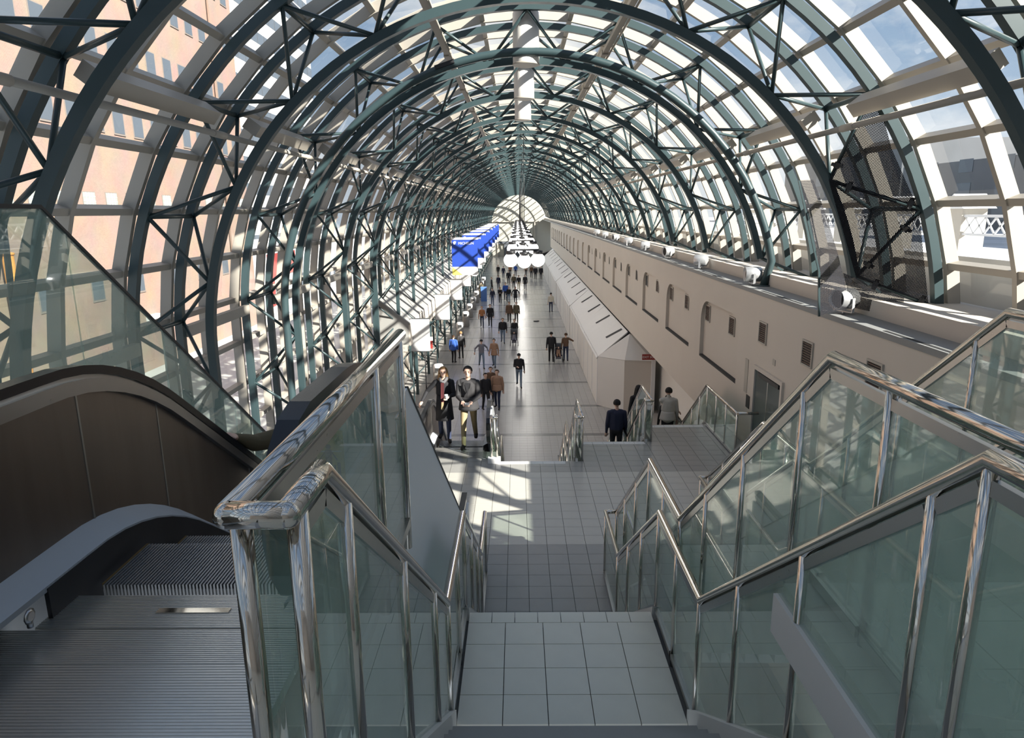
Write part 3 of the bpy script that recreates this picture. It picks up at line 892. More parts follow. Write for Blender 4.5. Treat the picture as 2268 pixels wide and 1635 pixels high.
# ------------------------------------------------------------------ vents
i = 0
VY = [(9.2, 6.45), (11.45, 6.32), (13.65, 6.3)] + [(16.0 + BAY * q + d, 6.05) for q in range(0, 8) for d in (0, 2.12)]
vfr = MB().box(-.03, 0, 0, .44, 0, .03).box(-.03, 0, 0, .44, .42, .45).box(-.03, 0, 0, .03, .03, .42).box(-.03, 0, .41, .44, .03, .42).mesh('vent_frame', BEIGE)
vbk = MB().box(-.005, .004, .03, .41, .03, .42).mesh('vent_backing', DARKREC)
vsl = MB().box(-.024, -.006, .032, .408, 0, .012).mesh('slat', BROWN)
for n, (y, z) in enumerate(VY):
    inn = any(a < y + .2 < a + NW for a in YN)
    x = XW + (ND if inn else 0)
    far = False
    t = thing('wall_vent', ('small dark wall vent, %s along the right wall counting from the camera' % ORD[n]) if not far else 'tiny distant vent high on the right wall', 'vent', (x, y, z), 'vents along the right wall')
    inst('vent_frame', vfr, t); inst('vent_backing', vbk, t)
    if n < 8:
        for q in range(9): inst('slat', vsl, t, (0, 0, .05 + q * .042))

# ------------------------------------------------------------------ floodlights on the ledge
hous = MB().lathe([(.15, -.17), (.165, -.16), (.165, .17), (.155, .18), (.14, .12)], (0, 0, .24), 18, 'x').mesh('housing', SILVER)
yoke = MB().beam((0, -.19, .04), (0, -.19, .27), .05, .012, (0, 1, 0)).beam((0, .19, .04), (0, .19, .27), .05, .012, (0, 1, 0)).beam((0, -.19, .04), (0, .19, .04), .05, .012).tube((0, 0, -.02), (0, 0, .045), .02, 8).mesh('yoke', SILVER)
lens = MB().lathe([(.14, .121), (.13, .13)], (0, 0, .24), 18, 'x').mesh('lens', DARKREC)
for n in range(9):
    y = 11.0 + 4.4 * n
    lab = 'drum floodlight on the right ledge behind the perforated screen' if n == 0 else ('white drum floodlight on the right ledge beside the green pipe foot' if n == 1 else 'drum floodlight on the right ledge, %s beyond the green pipe foot' % ORD[n - 2])
    t = thing('floodlight', lab, 'lamp', (5.22, y, 7.34), 'floodlights on the right ledge')
    for nm, me in (('housing', hous), ('yoke', yoke), ('lens', lens)):
        o = inst(nm, me, t)
        if nm != 'yoke':
            o.rotation_euler = (0, 0, 0)
    t.rotation_euler = (0, 0, R(200 - 25 * (n % 3)))

# curved green pipe standing on the ledge
pp_ = [(XC + 5.18, 15.2, 7.33)] + [(XC + 5.44 * math.sin(R(a)), 15.2, ZV + 5.44 * math.cos(R(a))) for a in range(78, -95, -4)] + [(XC - 5.44, 15.2, z) for z in (5, 3, 1, 0)]
cp = thing('pipe_arch', 'round green pipe bent along the second near arch, footed on the right ledge', 'pipe', (XC + 5.18, 15.2, 7.3))
MB().path(pp_, .085, 12).build('pipe', GREEN, cp)
MB().lathe([(.16, 0), (.16, .02), (.09, .03)], (XC + 5.18, 15.2, 7.335), 16).build('foot_flange', GREEN, cp)
MB().beam((XC - 1.9, 15.13, ZV + 5.14), (XC - 1.5, 15.13, ZV + 5.26), .08, .08).build('pipe_clamp', BLACK, cp)

# ------------------------------------------------------------------ perforated screens with clamps
ps = thing('perforated_screen', 'dark perforated metal screen clamped to the right end of an arch truss', 'screen', (5.0, 10.4, 7.4))
def holed(pts, name):
    P = [Vector(p) for p in pts]
    me = bpy.data.meshes.new(name); me.from_pydata([tuple(p - Vector((5.0, 10.4, 7.4))) for p in P], [], [tuple(range(len(P)))])
    me.materials.append(MESHM)
    n = me.polygons[0].normal.copy(); ux = n.orthogonal().normalized()
    ux = (P[1] - P[0]).normalized(); uy = n.cross(ux)
    uv = me.uv_layers.new()
    for l in me.loops:
        p = Vector(me.vertices[l.vertex_index].co)
        uv.data[l.index].uv = (p.dot(ux) / .02, p.dot(uy) / .02)
    o = bpy.data.objects.new(name, me); COL.objects.link(o); o.parent = ps
    md = o.modifiers.new('thick', 'SOLIDIFY'); md.thickness = .003
    return o
O1 = lambda t: V3(arc_pt(RO, t)[0], -HW) + Vector((XC, YK(-2), 0))
I1 = lambda t: V3(arc_pt(RI, t)[0], 0) + Vector((XC, YK(-2), 0))
def off(p, d=.05): return p + Vector((0, -d, 0))
a3, b35, a4, b45, a48 = O1(3), I1(3.5), O1(4), I1(4.5), O1(83 / STEP)
mixp = lambda p, q, t: p + (q - p) * t
holed([off(mixp(a3, b35, .12)), off(b35), off(mixp(b35, a4, .90)), off(mixp(mixp(a3, a4, .5), mixp(a3, b35, .5), .2)), off(mixp(a3, b35, .10) + Vector((.12, 0, 0)))][:5], 'perforated_sheet')
holed([off(b35), off(mixp(b35, a4, .92)), off(mixp(b45, a48, .88)), off(b45)], 'perforated_sheet')
q0 = ony = None
def ruled(L, Rr, name):
    vs = []; fs = []; us = []
    acc = 0
    for i_, (a, b) in enumerate(zip(L, Rr)):
        if i_: acc += (Vector(a) - Vector(L[i_ - 1])).length
        vs += [tuple(Vector(a) - Vector((5.0, 10.4, 7.4))), tuple(Vector(b) - Vector((5.0, 10.4, 7.4)))]
        us += [(0, acc / .02), ((Vector(b) - Vector(a)).length / .02, acc / .02)]
        if i_: k_ = 2 * i_; fs.append((k_ - 2, k_ - 1, k_ + 1, k_))
    me = bpy.data.meshes.new(name); me.from_pydata(vs, [], fs); me.materials.append(MESHM)
    uv = me.uv_layers.new()
    for l in me.loops: uv.data[l.index].uv = us[l.vertex_index]
    o = bpy.data.objects.new(name, me); COL.objects.link(o); o.parent = ps
    return o
ruled([(4.18, 10.6, 9.40), (4.36, 10.6, 8.90), (4.52, 10.6, 8.40), (4.60, 10.6, 8.05), (4.66, 10.6, 7.37)], [(4.52, 10.9, 9.42), (4.80, 10.95, 8.85), (5.02, 10.95, 8.30), (5.14, 10.95, 7.95), (5.28, 10.9, 7.46)], 'perforated_sheet')
ruled([(5.12, 10.92, 8.0), (5.28, 10.9, 7.46)], [(5.86, 10.45, 7.66), (5.86, 10.45, 7.34)], 'perforated_sheet')
MB().beam((4.66, 10.6, 7.36), (4.60, 10.6, 8.05), .03, .03).beam((4.60, 10.6, 8.05), (4.18, 10.6, 9.40), .025, .025).build('edge_frame', GREEN, ps)
for (p, q, t) in ((a3, b35, .16), (a3, b35, .80), (b35, a4, .22), (b35, a4, .84), (b45, a4, .2), (b45, a4, .72), (b45, a48, .25), (b45, a48, .8)):
    c = off(mixp(p, q, t), .06); d = (q - p).normalized(); n = d.cross(Vector((0, 1, 0))).normalized()
    MB().beam(c - n * .085, c + n * .085, .05, .05, (0, 1, 0)).beam(c - d * .04, c + d * .04, .08, .06, (0, 1, 0)).build('clamp', BLACK, ps)

# ------------------------------------------------------------------ white drums at the crown
drum = MB().lathe([(.27, 0), (.275, .02), (.275, 1.0), (.25, 1.05), (.02, 1.06)], (0, 0, 0), 24).mesh('drum_body', WHITEP)
ring = MB().lathe([(.278, -.004), (.282, .0), (.282, .03), (.276, .034)], (0, 0, 0), 24).mesh('rim', BEIGE)
hang = MB().tube((0, 0, 1.05), (0, 0, 1.25), .03, 8).mesh('hanger', GREEN)
for (y, lab) in ((15.55, 'largest and nearest white cylindrical drum hanging at the crown of the vault'), (20.05, 'middle one of the three white drums hanging at the crown'), (24.55, 'smallest and farthest of the three white drums hanging at the crown')):
    t = thing('pendant_drum', lab, 'lamp', (.20, y - .1, 11.98), 'white drums at the crown')
    inst('drum_body', drum, t); inst('rim', ring, t); inst('hanger', hang, t)

# ------------------------------------------------------------------ cable trays and light strips along the vault
def along(r, a): return (XC + r * math.sin(R(a)), ZV + r * math.cos(R(a)))
for sg, sd_ in ((-1, 'left'), (1, 'right')):
    x, z = along(5.93, sg * 51.75)
    t = thing('cable_tray', 'beige boxed cable tray with conduit running along the %s shoulder of the vault' % sd_, 'cable tray', (x, 2, z))
    n = Vector((math.sin(R(sg * 51.75)), 0, math.cos(R(sg * 51.75))))
    for k in range(KMIN, 16):
        y0 = YK(k) + HW + .05; y1 = YK(k + 1) - HW - .05
        MB().sweep([(x, y0, z), (x, y1, z)], [n, n], (n.z, 0, -n.x), .20, .26).build('tray_box', BEIGE, t)
    x2, z2 = along(5.72, sg * 53.6)
    MB().tube((x2, 0, z2), (x2, 138, z2), .045, 8).build('conduit', BEIGE, t)
    for k in range(KMIN, 16):
        MB().tube((x2, YK(k) - HW - .15, z2), (x2, YK(k) - HW + .25, z2), .055, 8).build('coupling', BEIGE, t)
    x3, z3 = along(6.0, sg * 17.25)
    t = thing('conduit_strip', 'thin beige conduit strip running along the vault just %s of the crown' % sd_, 'conduit', (x3, 2, z3))
    MB().box(x3 - .06, x3 + .06, 0, 138, z3 - .04, z3 + .04).build('strip', BEIGE, t)
    MB().tube((x3 + .09, 0, z3 - .05), (x3 + .09, 138, z3 - .05), .025, 6).build('conduit', BEIGE, t)
    for k in range(KMIN, 14):
        MB().box(x3 - .08, x3 + .08, YK(k) + .9, YK(k) + 1.1, z3 - .07, z3 + .03).build('junction_box', BEIGE, t)

t = thing('wall_beam', 'pale box beam running along the left wall at the height of the escalator top', 'beam', (-6.0, 2, 6.97))
for k in range(KMIN, 14):
    MB().box(-6.02, -5.90, YK(k) + HW + .06, YK(k + 1) - HW - .06, 6.86, 7.06).build('beam_section', BEIGE, t)
# ------------------------------------------------------------------ globe lamps
gl = MB().sphere((0, 0, 0), .29, 20, 14).mesh('globe', GLOBE)
cap = MB().lathe([(.17, .22), (.20, .24), (.20, .38), (.05, .40)], (0, 0, 0), 14).mesh('globe_cap', BLACK)
for n in range(12):
    y = 29.15 + 8.94 * n
    lab = 'cluster of three white globe lamps hanging over the concourse, nearest cluster' if n == 0 else ('cluster of three white globe lamps, %s behind the nearest cluster' % ORD[n - 1])
    t = thing('globe_lamp', lab, 'lamp', (.26, y, 6.97), 'hanging globe lamps')
    for dx, dy, dz in ((-.57, 0, .03), (0, -.1, -.02), (.57, 0, .03)):
        o = inst('globe', gl, t, (dx, dy, dz)); inst('globe_cap', cap, o)
    MB().beam((.26 - .6, y, 7.42), (.26 + .6, y, 7.42), .06, .08).build('crossbar', BLACK, t)
    MB().tube((.26, y, 7.40), (.26, y, 12.1), .016, 6).build('stem', BLACK, t)
    MB().beam((.26, y - .14, 7.3), (.26, y + .14, 7.3), .16, .16).build('hub', BLACK, t)

# ------------------------------------------------------------------ blue banners
tx = text_mesh('MICHELIN', .235, WHITE)
fig = MB().prism([(-.09, 0, -.1), (.02, 0, -.1), (.10, 0, .1), (-.01, 0, .12), (-.12, 0, .06)], (0, .004, 0)).mesh('emblem', WHITE)
for n in range(7):
    y = 46.9 + 8.94 * n
    lab = 'large blue hanging banner with white lettering, nearest of the row' if n == 0 else ('blue hanging banner with white lettering, %s behind the nearest' % ORD[n - 1])
    t = thing('banner', lab, 'banner', (-3.6, y, 5.0), 'blue banners on the left')
    MB().box(-4.47, -2.72, y, y + .012, 5.36, 7.16).build('blue_field', BLUE, t)
    MB().prism([(-4.47, y, 4.80), (-3.75, y, 4.80), (-4.47, y, 5.36)], (0, .012, 0)).build('yellow_field', BYEL, t); MB().prism([(-3.75, y, 4.80), (-2.72, y, 4.80), (-2.72, y, 5.36), (-4.47, y, 5.36)], (0, .012, 0)).build('white_field', WHITE, t)
    MB().box(-4.50, -2.70, y - .02, y + .03, 7.17, 7.32).build('top_rail', WHITE, t)
    o = inst('lettering', tx, t, (.1, -.005, 1.92)); o.rotation_euler = (R(90), 0, 0)
    inst('emblem', fig, t, (-.66, -.006, 1.95))
    MB().tube((-4.46, y + .02, 7.25), (-5.1, y + .1, 7.3), .02, 6).build('bracket', BLACK, t)

# ------------------------------------------------------------------ display panels, canopies, bins on the left
for n in range(8):
    y = 29.5 + 8.93 * n
    lab = 'blank white display board, half in sun, nearest on the left side' if n == 0 else ('blank white display board on the left, %s behind the nearest' % ORD[n - 1])
    t = thing('display_board', lab, 'board', (-4.3, y, 3.0), 'white display boards on the left')
    MB().box(-4.71, -3.89, y, y + .10, 3.06, 4.46).build('board_face', WHITE, t)
    MB().box(-4.73, -3.87, y + .03, y + .12, 3.02, 3.06).box(-4.73, -3.87, y + .03, y + .12, 4.46, 4.50).build('board_frame', SATIN, t)
    MB().tube((-4.6, y + .05, 4.5), (-5.1, y + .3, 4.9), .025, 8).tube((-4.68, y + .05, 3.1), (-4.68, y + .05, 0), .03, 8).build('support', GREEN, t)
for n in range(12):
    y0 = 28.95 + BAY * n
    t = thing('canopy', 'pale sloping canopy on the left wall, %s from the camera' % ORD[n], 'canopy', (-5.2, y0, 3.5), 'sloping canopies on the left')
    MB().prism([(-6.15, y0, 5.55), (-4.66, y0, 4.38), (-4.66, y0, 4.30), (-6.15, y0, 5.47)], (0, BAY - .25, 0)).build('sloping_top', CANOPYM, t)
    MB().box(-4.70, -4.64, y0, y0 + BAY - .02, 3.40, 4.36).build('fascia', WALLM, t)
    MB().prism([(-4.70, y0, 4.33), (-6.1, y0, 5.43), (-6.1, y0, 3.45), (-4.70, y0, 3.45)], (0, .05, 0)).build('end_panel', CANOPYM, t)
bb = MB().lathe([(.26, 0), (.30, .05), (.27, .75), (.24, .78)], (0, 0, 0), 14).mesh('bin_body', STONE)
bt = MB().lathe([(.27, .78), (.27, 1.12), (.22, 1.2), (.02, 1.22)], (0, 0, 0), 14).mesh('bin_hood', WHITE)
bo = MB().box(-.14, .14, -.285, -.2, .86, 1.04).mesh('bin_opening', DARKREC)
for n in range(9):
    y = (35.2, 49.2, 54.6, 59.4, 64.2, 69.2, 74.2, 79.2, 84.2)[n]
    t = thing('litter_bin', 'white hooded litter bin on stone base, nearest, behind the woman in black coat' if n == 0 else ('white hooded litter bin on the left, %s of the far row' % ORD[n - 1]), 'bin', (-4.25, y, 0), 'litter bins on the left')
    inst('bin_body', bb, t); inst('bin_hood', bt, t); inst('bin_opening', bo, t)
for x, y, lab in ((-3.55, 70.5, 'bright blue bin standing at the far left of the concourse'), (-3.1, 20.5, 'blue box at the left behind the woman in the black coat')):
    t = thing('blue_box', lab, 'box', (x, y, 0))
    MB().box(x - .3, x + .3, y - .3, y + .3, 0, 1.35 if y > 30 else 2.5).build('box_body', LITEBLUE, t)
    MB().box(x - .32, x + .32, y - .32, y + .32, 1.35 if y > 30 else 2.5, 1.45 if y > 30 else 2.56).build('box_lid', LITEBLUE, t)
# red notice on the left and dark mat on the floor
t = thing('notice_board', 'small red and white notice on the left between arch legs', 'sign', (-4.4, 33.6, 1.9))
MB().box(-4.75, -4.30, 33.6, 33.64, 2.35, 2.75).build('notice_face', REDM, t); MB().box(-4.77, -4.28, 33.6, 33.64, 2.75, 2.95).build('notice_head', WHITE, t); MB().tube((-4.7, 33.65, 2.95), (-4.7, 33.65, 0), .03, 8).build('post', BLACK, t)
t = thing('floor_object', 'flat dark object lying alone on the concourse floor', 'litter', (1.5, 57, 0))
MB().prism([(1.25, 56.7, .003), (1.45, 56.6, .003), (1.72, 56.75, .003), (1.7, 57.1, .003), (1.4, 57.0, .003)], (0, 0, .06)).build('object_body', BLACK, t)

# ------------------------------------------------------------------ white kiosk along the right side
kk = thing('kiosk', 'long white kiosk with sloping slotted roof along the right wall', 'kiosk', (4.3, 60, 0))
zr = lambda x: 2.35 + (x - 3.7) * .86
F = [(3.68, 31.4), (4.76, 30.25), (5.95, 30.05)]
MB().prism([(F[0][0], F[0][1], 0), (F[1][0], F[1][1], 0), (F[1][0], F[1][1], 2.42), (F[0][0], F[0][1], 2.35)], (.02, .05, 0)).build('end_facet', WHITEP, kk)
MB().prism([(F[1][0], F[1][1], 0), (F[2][0], F[2][1], 0), (F[2][0], F[2][1], 2.42), (F[1][0], F[1][1], 2.42)], (0, .05, 0)).build('end_facet', WALLM, kk)
apex = (5.06, 30.9, zr(5.06) - .02)
for tri in ([(3.66, 31.4, 2.35), (4.76, 30.22, 2.42), apex], [(4.76, 30.22, 2.42), (5.95, 30.0, 2.42), (5.95, 30.9, 3.2), apex]):
    MB().prism(tri, (0, .03, -.03)).build('roof_facet', WHITEP, kk)
MB().box(5.93, 6.10, 29.95, 30.1, 0, 3.0).build('corner_post', WHITE, kk)
secs = [31.4, 40.3, 49.2, 58.2, 67.1, 76.1, 85.0, 94.0, 103.0]
for n, (a, b) in enumerate(zip(secs, secs[1:])):
    dx = .0 if n % 2 == 0 else .04
    ft = MB(); ft.box(3.68 + dx, 3.76 + dx, a, b, 0, 2.36); ft.build('front_panel', WHITEP, kk)
    for q in range(4):
        MB().box(3.665 + dx, 3.68 + dx, a + q * (b - a) / 4, a + q * (b - a) / 4 + .12, 0, 2.36).build('pilaster', WHITE, kk)
    MB().prism([(3.62 + dx, a, zr(3.62)), (5.05, a, zr(5.05)), (5.05, a, zr(5.05) - .06), (3.62 + dx, a, zr(3.62) - .06)], (0, b - a - .06, 0)).build('roof_panel', WHITEP, kk)
for n in range(16):
    y = 33.0 + BAY * n - .25
    for dy in ((0,) if n else (0,)):
        MB().prism([(4.30, y + .45, zr(4.30) + .012), (4.95, y - .35, zr(4.95) + .012), (4.95, y + .02, zr(4.95) + .012), (4.30, y + .82, zr(4.30) + .012)], (0, 0, .004)).build('roof_slot', DARKREC, kk)
ex = thing('exit_sign', 'small red exit sign above the passage beside the white kiosk', 'sign', (5.7, 29.3, 2.6))
MB().box(5.38, 6.15, 29.3, 29.38, 2.62, 2.86).build('sign_box', REDM, ex)
o = inst('lettering', text_mesh('EXIT SORTIE', .135, WHITE), ex, (.065, -.004, .14)); o.rotation_euler = (R(90), 0, 0)
MB().tube((5.8, 29.34, 2.86), (5.8, 29.34, 3.6), .02, 8).build('sign_hanger', BLACK, ex)
t = thing('dark_awning', 'dark flat awning sticking out at the far right end of the kiosk', 'awning', (4.2, 104.5, 0))
MB().prism([(2.9, 104, 2.6), (5.0, 104, 3.2), (5.0, 104, 2.7), (3.2, 104, 2.3)], (0, 2.5, 0)).build('awning_sheet', BLACK, t)
MB().box(4.9, 5.0, 104, 106, 0, 2.7).build('awning_post', BLACK, t)
# ------------------------------------------------------------------ outside
gd = structure('ground')
MB().box(-90, -6.8, -40, 260, -1.0, -.05).build('street', CONC, gd)
MB().box(6.9, 300, -60, 300, 4.2, 5.6).build('rail_yard', SNOW, gd)
MB().box(-300, 300, 260, 420, -1.0, -.06).build('far_ground', CONC, gd)

pw = structure('wall_outside_right')
MB().box(7.15, 7.5, -20, 200, 4.2, 8.22).build('parapet_wall', CONC, pw)
bld = thing('brick_building', 'pink brick building with rows of windows outside the left glazing', 'building', (-22, 30, 0))
XB = -22.0
MB().box(-40, XB, 8, 57.4, -1, 27).build('brick_wall', BRICK, bld)
MB().box(-40.2, XB + .25, 7.8, 57.6, 27, 27.6).build('parapet', CONC, bld)
wfr = MB().box(0, .06, 0, 1.1, 0, .07).box(-.1, .03, 0, 1.1, .07, 1.45).mesh('window', STONEF)
wpn = MB().box(.031, .04, .06, 1.04, .10, 1.40).mesh('pane', FARGL)
wbl = MB().box(.031, .04, .04, 1.06, .10, 1.02).mesh('pane', BLOCKGL)
wfr2 = MB().box(0, .06, 0, 1.1, 0, .07).box(-.1, .03, 0, 1.1, .07, 1.06).mesh('window', STONEF)
wbar = MB().box(.04, .055, .04, 1.06, .33, .35).box(.04, .055, .04, 1.06, .56, .58).box(.04, .055, .04, 1.06, .79, .81).box(.04, .055, .29, .31, .1, 1.02).box(.04, .055, .54, .56, .1, 1.02).box(.04, .055, .79, .81, .1, 1.02).mesh('glazing_bar', CONC)
L0 = place_of(bld)
for r_, z in enumerate((4.6, 9.15, 13.3, 17.1, 20.7, 24.2)):
    for j in range(15):
        y = 27.0 + j * 2.0 + (.55 if r_ % 2 else .2)
        if r_ == 1:
            o = inst('window', wfr2, bld, (XB - L0.x, y - L0.y, z)); inst('pane', wbl, o); inst('glazing_bar', wbar, o)
        elif r_ == 0:
            if j % 2: continue
            o = inst('window', wfr2, bld, (XB - L0.x, y - L0.y, z)); inst('pane', wpn, o)
        else:
            o = inst('window', wfr, bld, (XB - L0.x, y - L0.y, z)); inst('pane', wpn, o)
MB().tube((XB + .12, 53.0, 0), (XB + .12, 53.0, 27), .08, 8).build('drainpipe', BROWN, bld)
MB().box(XB, XB + .3, 40.0, 41.2, 2.4, 3.2).build('wall_plaque', WHITE, bld)
t = thing('orange_post', 'orange pipe on the brick wall at the far left', 'pipe', (XB + .4, 28.6, 0))
MB().tube((XB + .4, 29.2, 0), (XB + .4, 29.2, 7.4), .22, 10).build('post_shaft', ORANGE, t)
MB().lathe([(.26, 7.4), (.26, 7.5), (.05, 7.55)], (XB + .4, 29.2, 0), 12).build('post_cap', ORANGE, t)
tw = thing('office_tower', 'white office tower with blue window bands beyond the brick building', 'building', (-50, 110, 0))
MB().box(-80, -42, 95, 150, -1, 70).build('tower_wall', CONC, tw)
for z in range(4, 68, 4):
    MB().box(-80.1, -41.95, 94.95, 150.1, z, z + 1.7).build('window_band', FARGL, tw)
    m = MB()
    for j in range(18): m.box(-41.96, -41.90, 96 + j * 3, 96.12 + j * 3, z, z + 1.7)
    m.build('mullions', DARKB, tw, 'stuff')
lowb = thing('low_shop', 'low pale building with red sign band outside the left glazing', 'building', (-24, 70, 0))
MB().box(-36, -24, 62, 120, -1, 5.6).build('shop_wall', CONC, lowb)
MB().box(-24, -23.8, 66, 74, 3.0, 5.2).box(-24, -23.8, 66, 67.2, .2, 3.0).build('red_sign', REDM, lowb)
for j in range(9): MB().box(-24, -23.9, 76 + j * 4.5, 79 + j * 4.5, .4, 2.6).build('shop_window', FARGL, lowb)
# bare trees
def bare_tree(x, y, h, lab):
    t = thing('bare_tree', lab, 'tree', (x, y, 0)); rnd = random.Random(int(x * 7 + y))
    b = MB(); b.tube((x, y, 0), (x, y, h * .4), .14, 7, .10); b.build('trunk', BROWN, t)
    b = MB()
    def grow(p, d, l, r, dep):
        q = p + d * l; b.tube(p, q, r, 5, r * .6)
        if dep:
            for _ in range(3):
                grow(q, (d + Vector((rnd.uniform(-.6, .6), rnd.uniform(-.6, .6), rnd.uniform(-.1, .4)))).normalized(), l * .72, r * .6, dep - 1)
    grow(Vector((x, y, h * .4)), Vector((0, 0, 1)), h * .22, .09, 4); b.build('branches', BROWN, t, 'stuff')
bare_tree(-17, 60, 9, 'bare tree outside the left glazing, nearer one'); bare_tree(-16, 74, 10, 'bare tree outside the left glazing, farther one')
t = thing('sun_blocker', 'unseen slab added outside at right to keep sun off the near end', 'building', (8.1, -10, 0))  # unseen slab, added to block sun from the near stairs and side panel
MB().box(7.6, 8.7, -30, 2.4, 0, 20).build('blocker_slab', CONC, t)
MB().box(7.4, 8.9, -30.2, 2.5, 20, 20.6).build('parapet', CONC, t)  # cap of the added sun-blocking slab
# right side: dark low buildings, white lattice footbridge
for n, (x, y, w, d, h, lab) in enumerate(((60, 10, 40, 60, 20, 'dark low building beyond the rail yard at far right'), (70, 80, 40, 50, 16, 'dark building beyond the rail yard behind the perforated screen'), (75, 140, 40, 60, 22, 'dark building beyond the rail yard toward the far end'))):
    t = thing('dark_building', lab, 'building', (x, y, 4))
    MB().box(x, x + w, y, y + d, 4, h).build('facade', DARKB, t)
    for j in range(5):
        for q in range(3): MB().box(x - .06, x, y + 3 + j * d / 5.5, y + 3 + j * d / 5.5 + 3.4, 7 + q * 3.6, 9 + q * 3.6).build('window', FARGL, t)
t = thing('lattice_bridge', 'white lattice footbridge with gabled end posts outside the right glazing', 'bridge', (22, 30, 4))
yb = 16.0
for j in range(9):
    y = yb + j * 6.2
    MB().box(21.4, 22.6, y - .55, y + .55, 4, 8.9).build('pier', BEIGE, t)
    MB().prism([(21.2, y - .9, 8.9), (21.2, y + .9, 8.9), (21.2, y, 9.6)], (1.6, 0, 0)).build('gable', WHITE, t)
    m = MB()
    for q in range(7):
        a = y + .6 + q * .72
        m.beam((21.6, a, 7.75), (21.6, a + .72, 8.5), .06, .07).beam((21.6, a, 8.5), (21.6, a + .72, 7.75), .06, .07)
    m.build('lattice', WHITE, t)
    MB().box(21.5, 21.7, y + .5, y + 5.7, 8.5, 8.62).box(21.5, 21.7, y + .5, y + 5.7, 7.65, 7.76).build('rail', WHITE, t)
# ------------------------------------------------------------------ people
def cmat(name, c, rough=0.85): return MATS.get(name) or principled(name, c, rough, noise=0.12, nscale=14)
SKIN = cmat('skin', (0.64, 0.42, 0.32), .55); 
CL = {'black': (.014, .014, .017), 'navy': (.018, .022, .05), 'jeans': (.055, .085, .16), 'darkjeans': (.025, .035, .075), 'paleblue': (.16, .22, .30), 'grey': (.10, .10, .105), 'charcoal': (.032, .031, .033), 'khaki': (.33, .26, .145), 'brown': (.13, .075, .045), 'tan': (.38, .23, .15), 'olive': (.12, .10, .06), 'orange': (.40, .17, .07), 'cream': (.62, .57, .47), 'parka': (.50, .49, .44), 'blue': (.03, .10, .40), 'greyblue': (.20, .20, .24), 'pink': (.52, .28, .24), 'red': (.07, .010, .012), 'white': (.78, .78, .78), 'sleeve': (.10, .080, .040),
      'hairblack': (.012, .010, .009), 'hairbrown': (.075, .040, .020), 'hairblond': (.30, .17, .07), 'hairgrey': (.30, .28, .26), 'shoe': (.02, .018, .016)}
def cm(n): return cmat('cloth_' + n, CL[n], .8)

def capsule(b, p, q, r1, r2, sx=1.0, n=10, side=None):
    """closed tapered capsule; sx widens the section along `side`"""
    p = Vector(p); q = Vector(q); d = q - p; L = max(d.length, 1e-4); d.normalize()
    a = Vector(side) if side is not None else d.orthogonal()
    a = (a - d * a.dot(d)).normalized(); c = d.cross(a)
    rings = [(-.98, .2), (-.75, .66), (-.4, .92), (0, 1)]
    seq = [(p + d * (k * r1), r1 * f) for k, f in rings] + [(q + d * (-k * r2), r2 * f) for k, f in rings[::-1]]
    base = len(b.v)
    for (o, r) in seq:
        for j in range(n):
            t = 2 * math.pi * j / n
            b.v.append(tuple(o + a * (r * sx * math.cos(t)) + c * (r * math.sin(t))))
    m = len(seq)
    for i in range(m - 1):
        for j in range(n):
            u = base + i * n + j; v = base + i * n + (j + 1) % n
            b.face((u, v, v + n, u + n), True)
    b.face(range(base + n - 1, base - 1, -1), True); e = base + (m - 1) * n; b.face(range(e, e + n), True)

def seg_dist(pt, p, q):
    d = q - p; t = max(0, min(1, (pt - p).dot(d) / max(d.length_squared, 1e-9)))
    return (pt - (p + d * t)).length, t

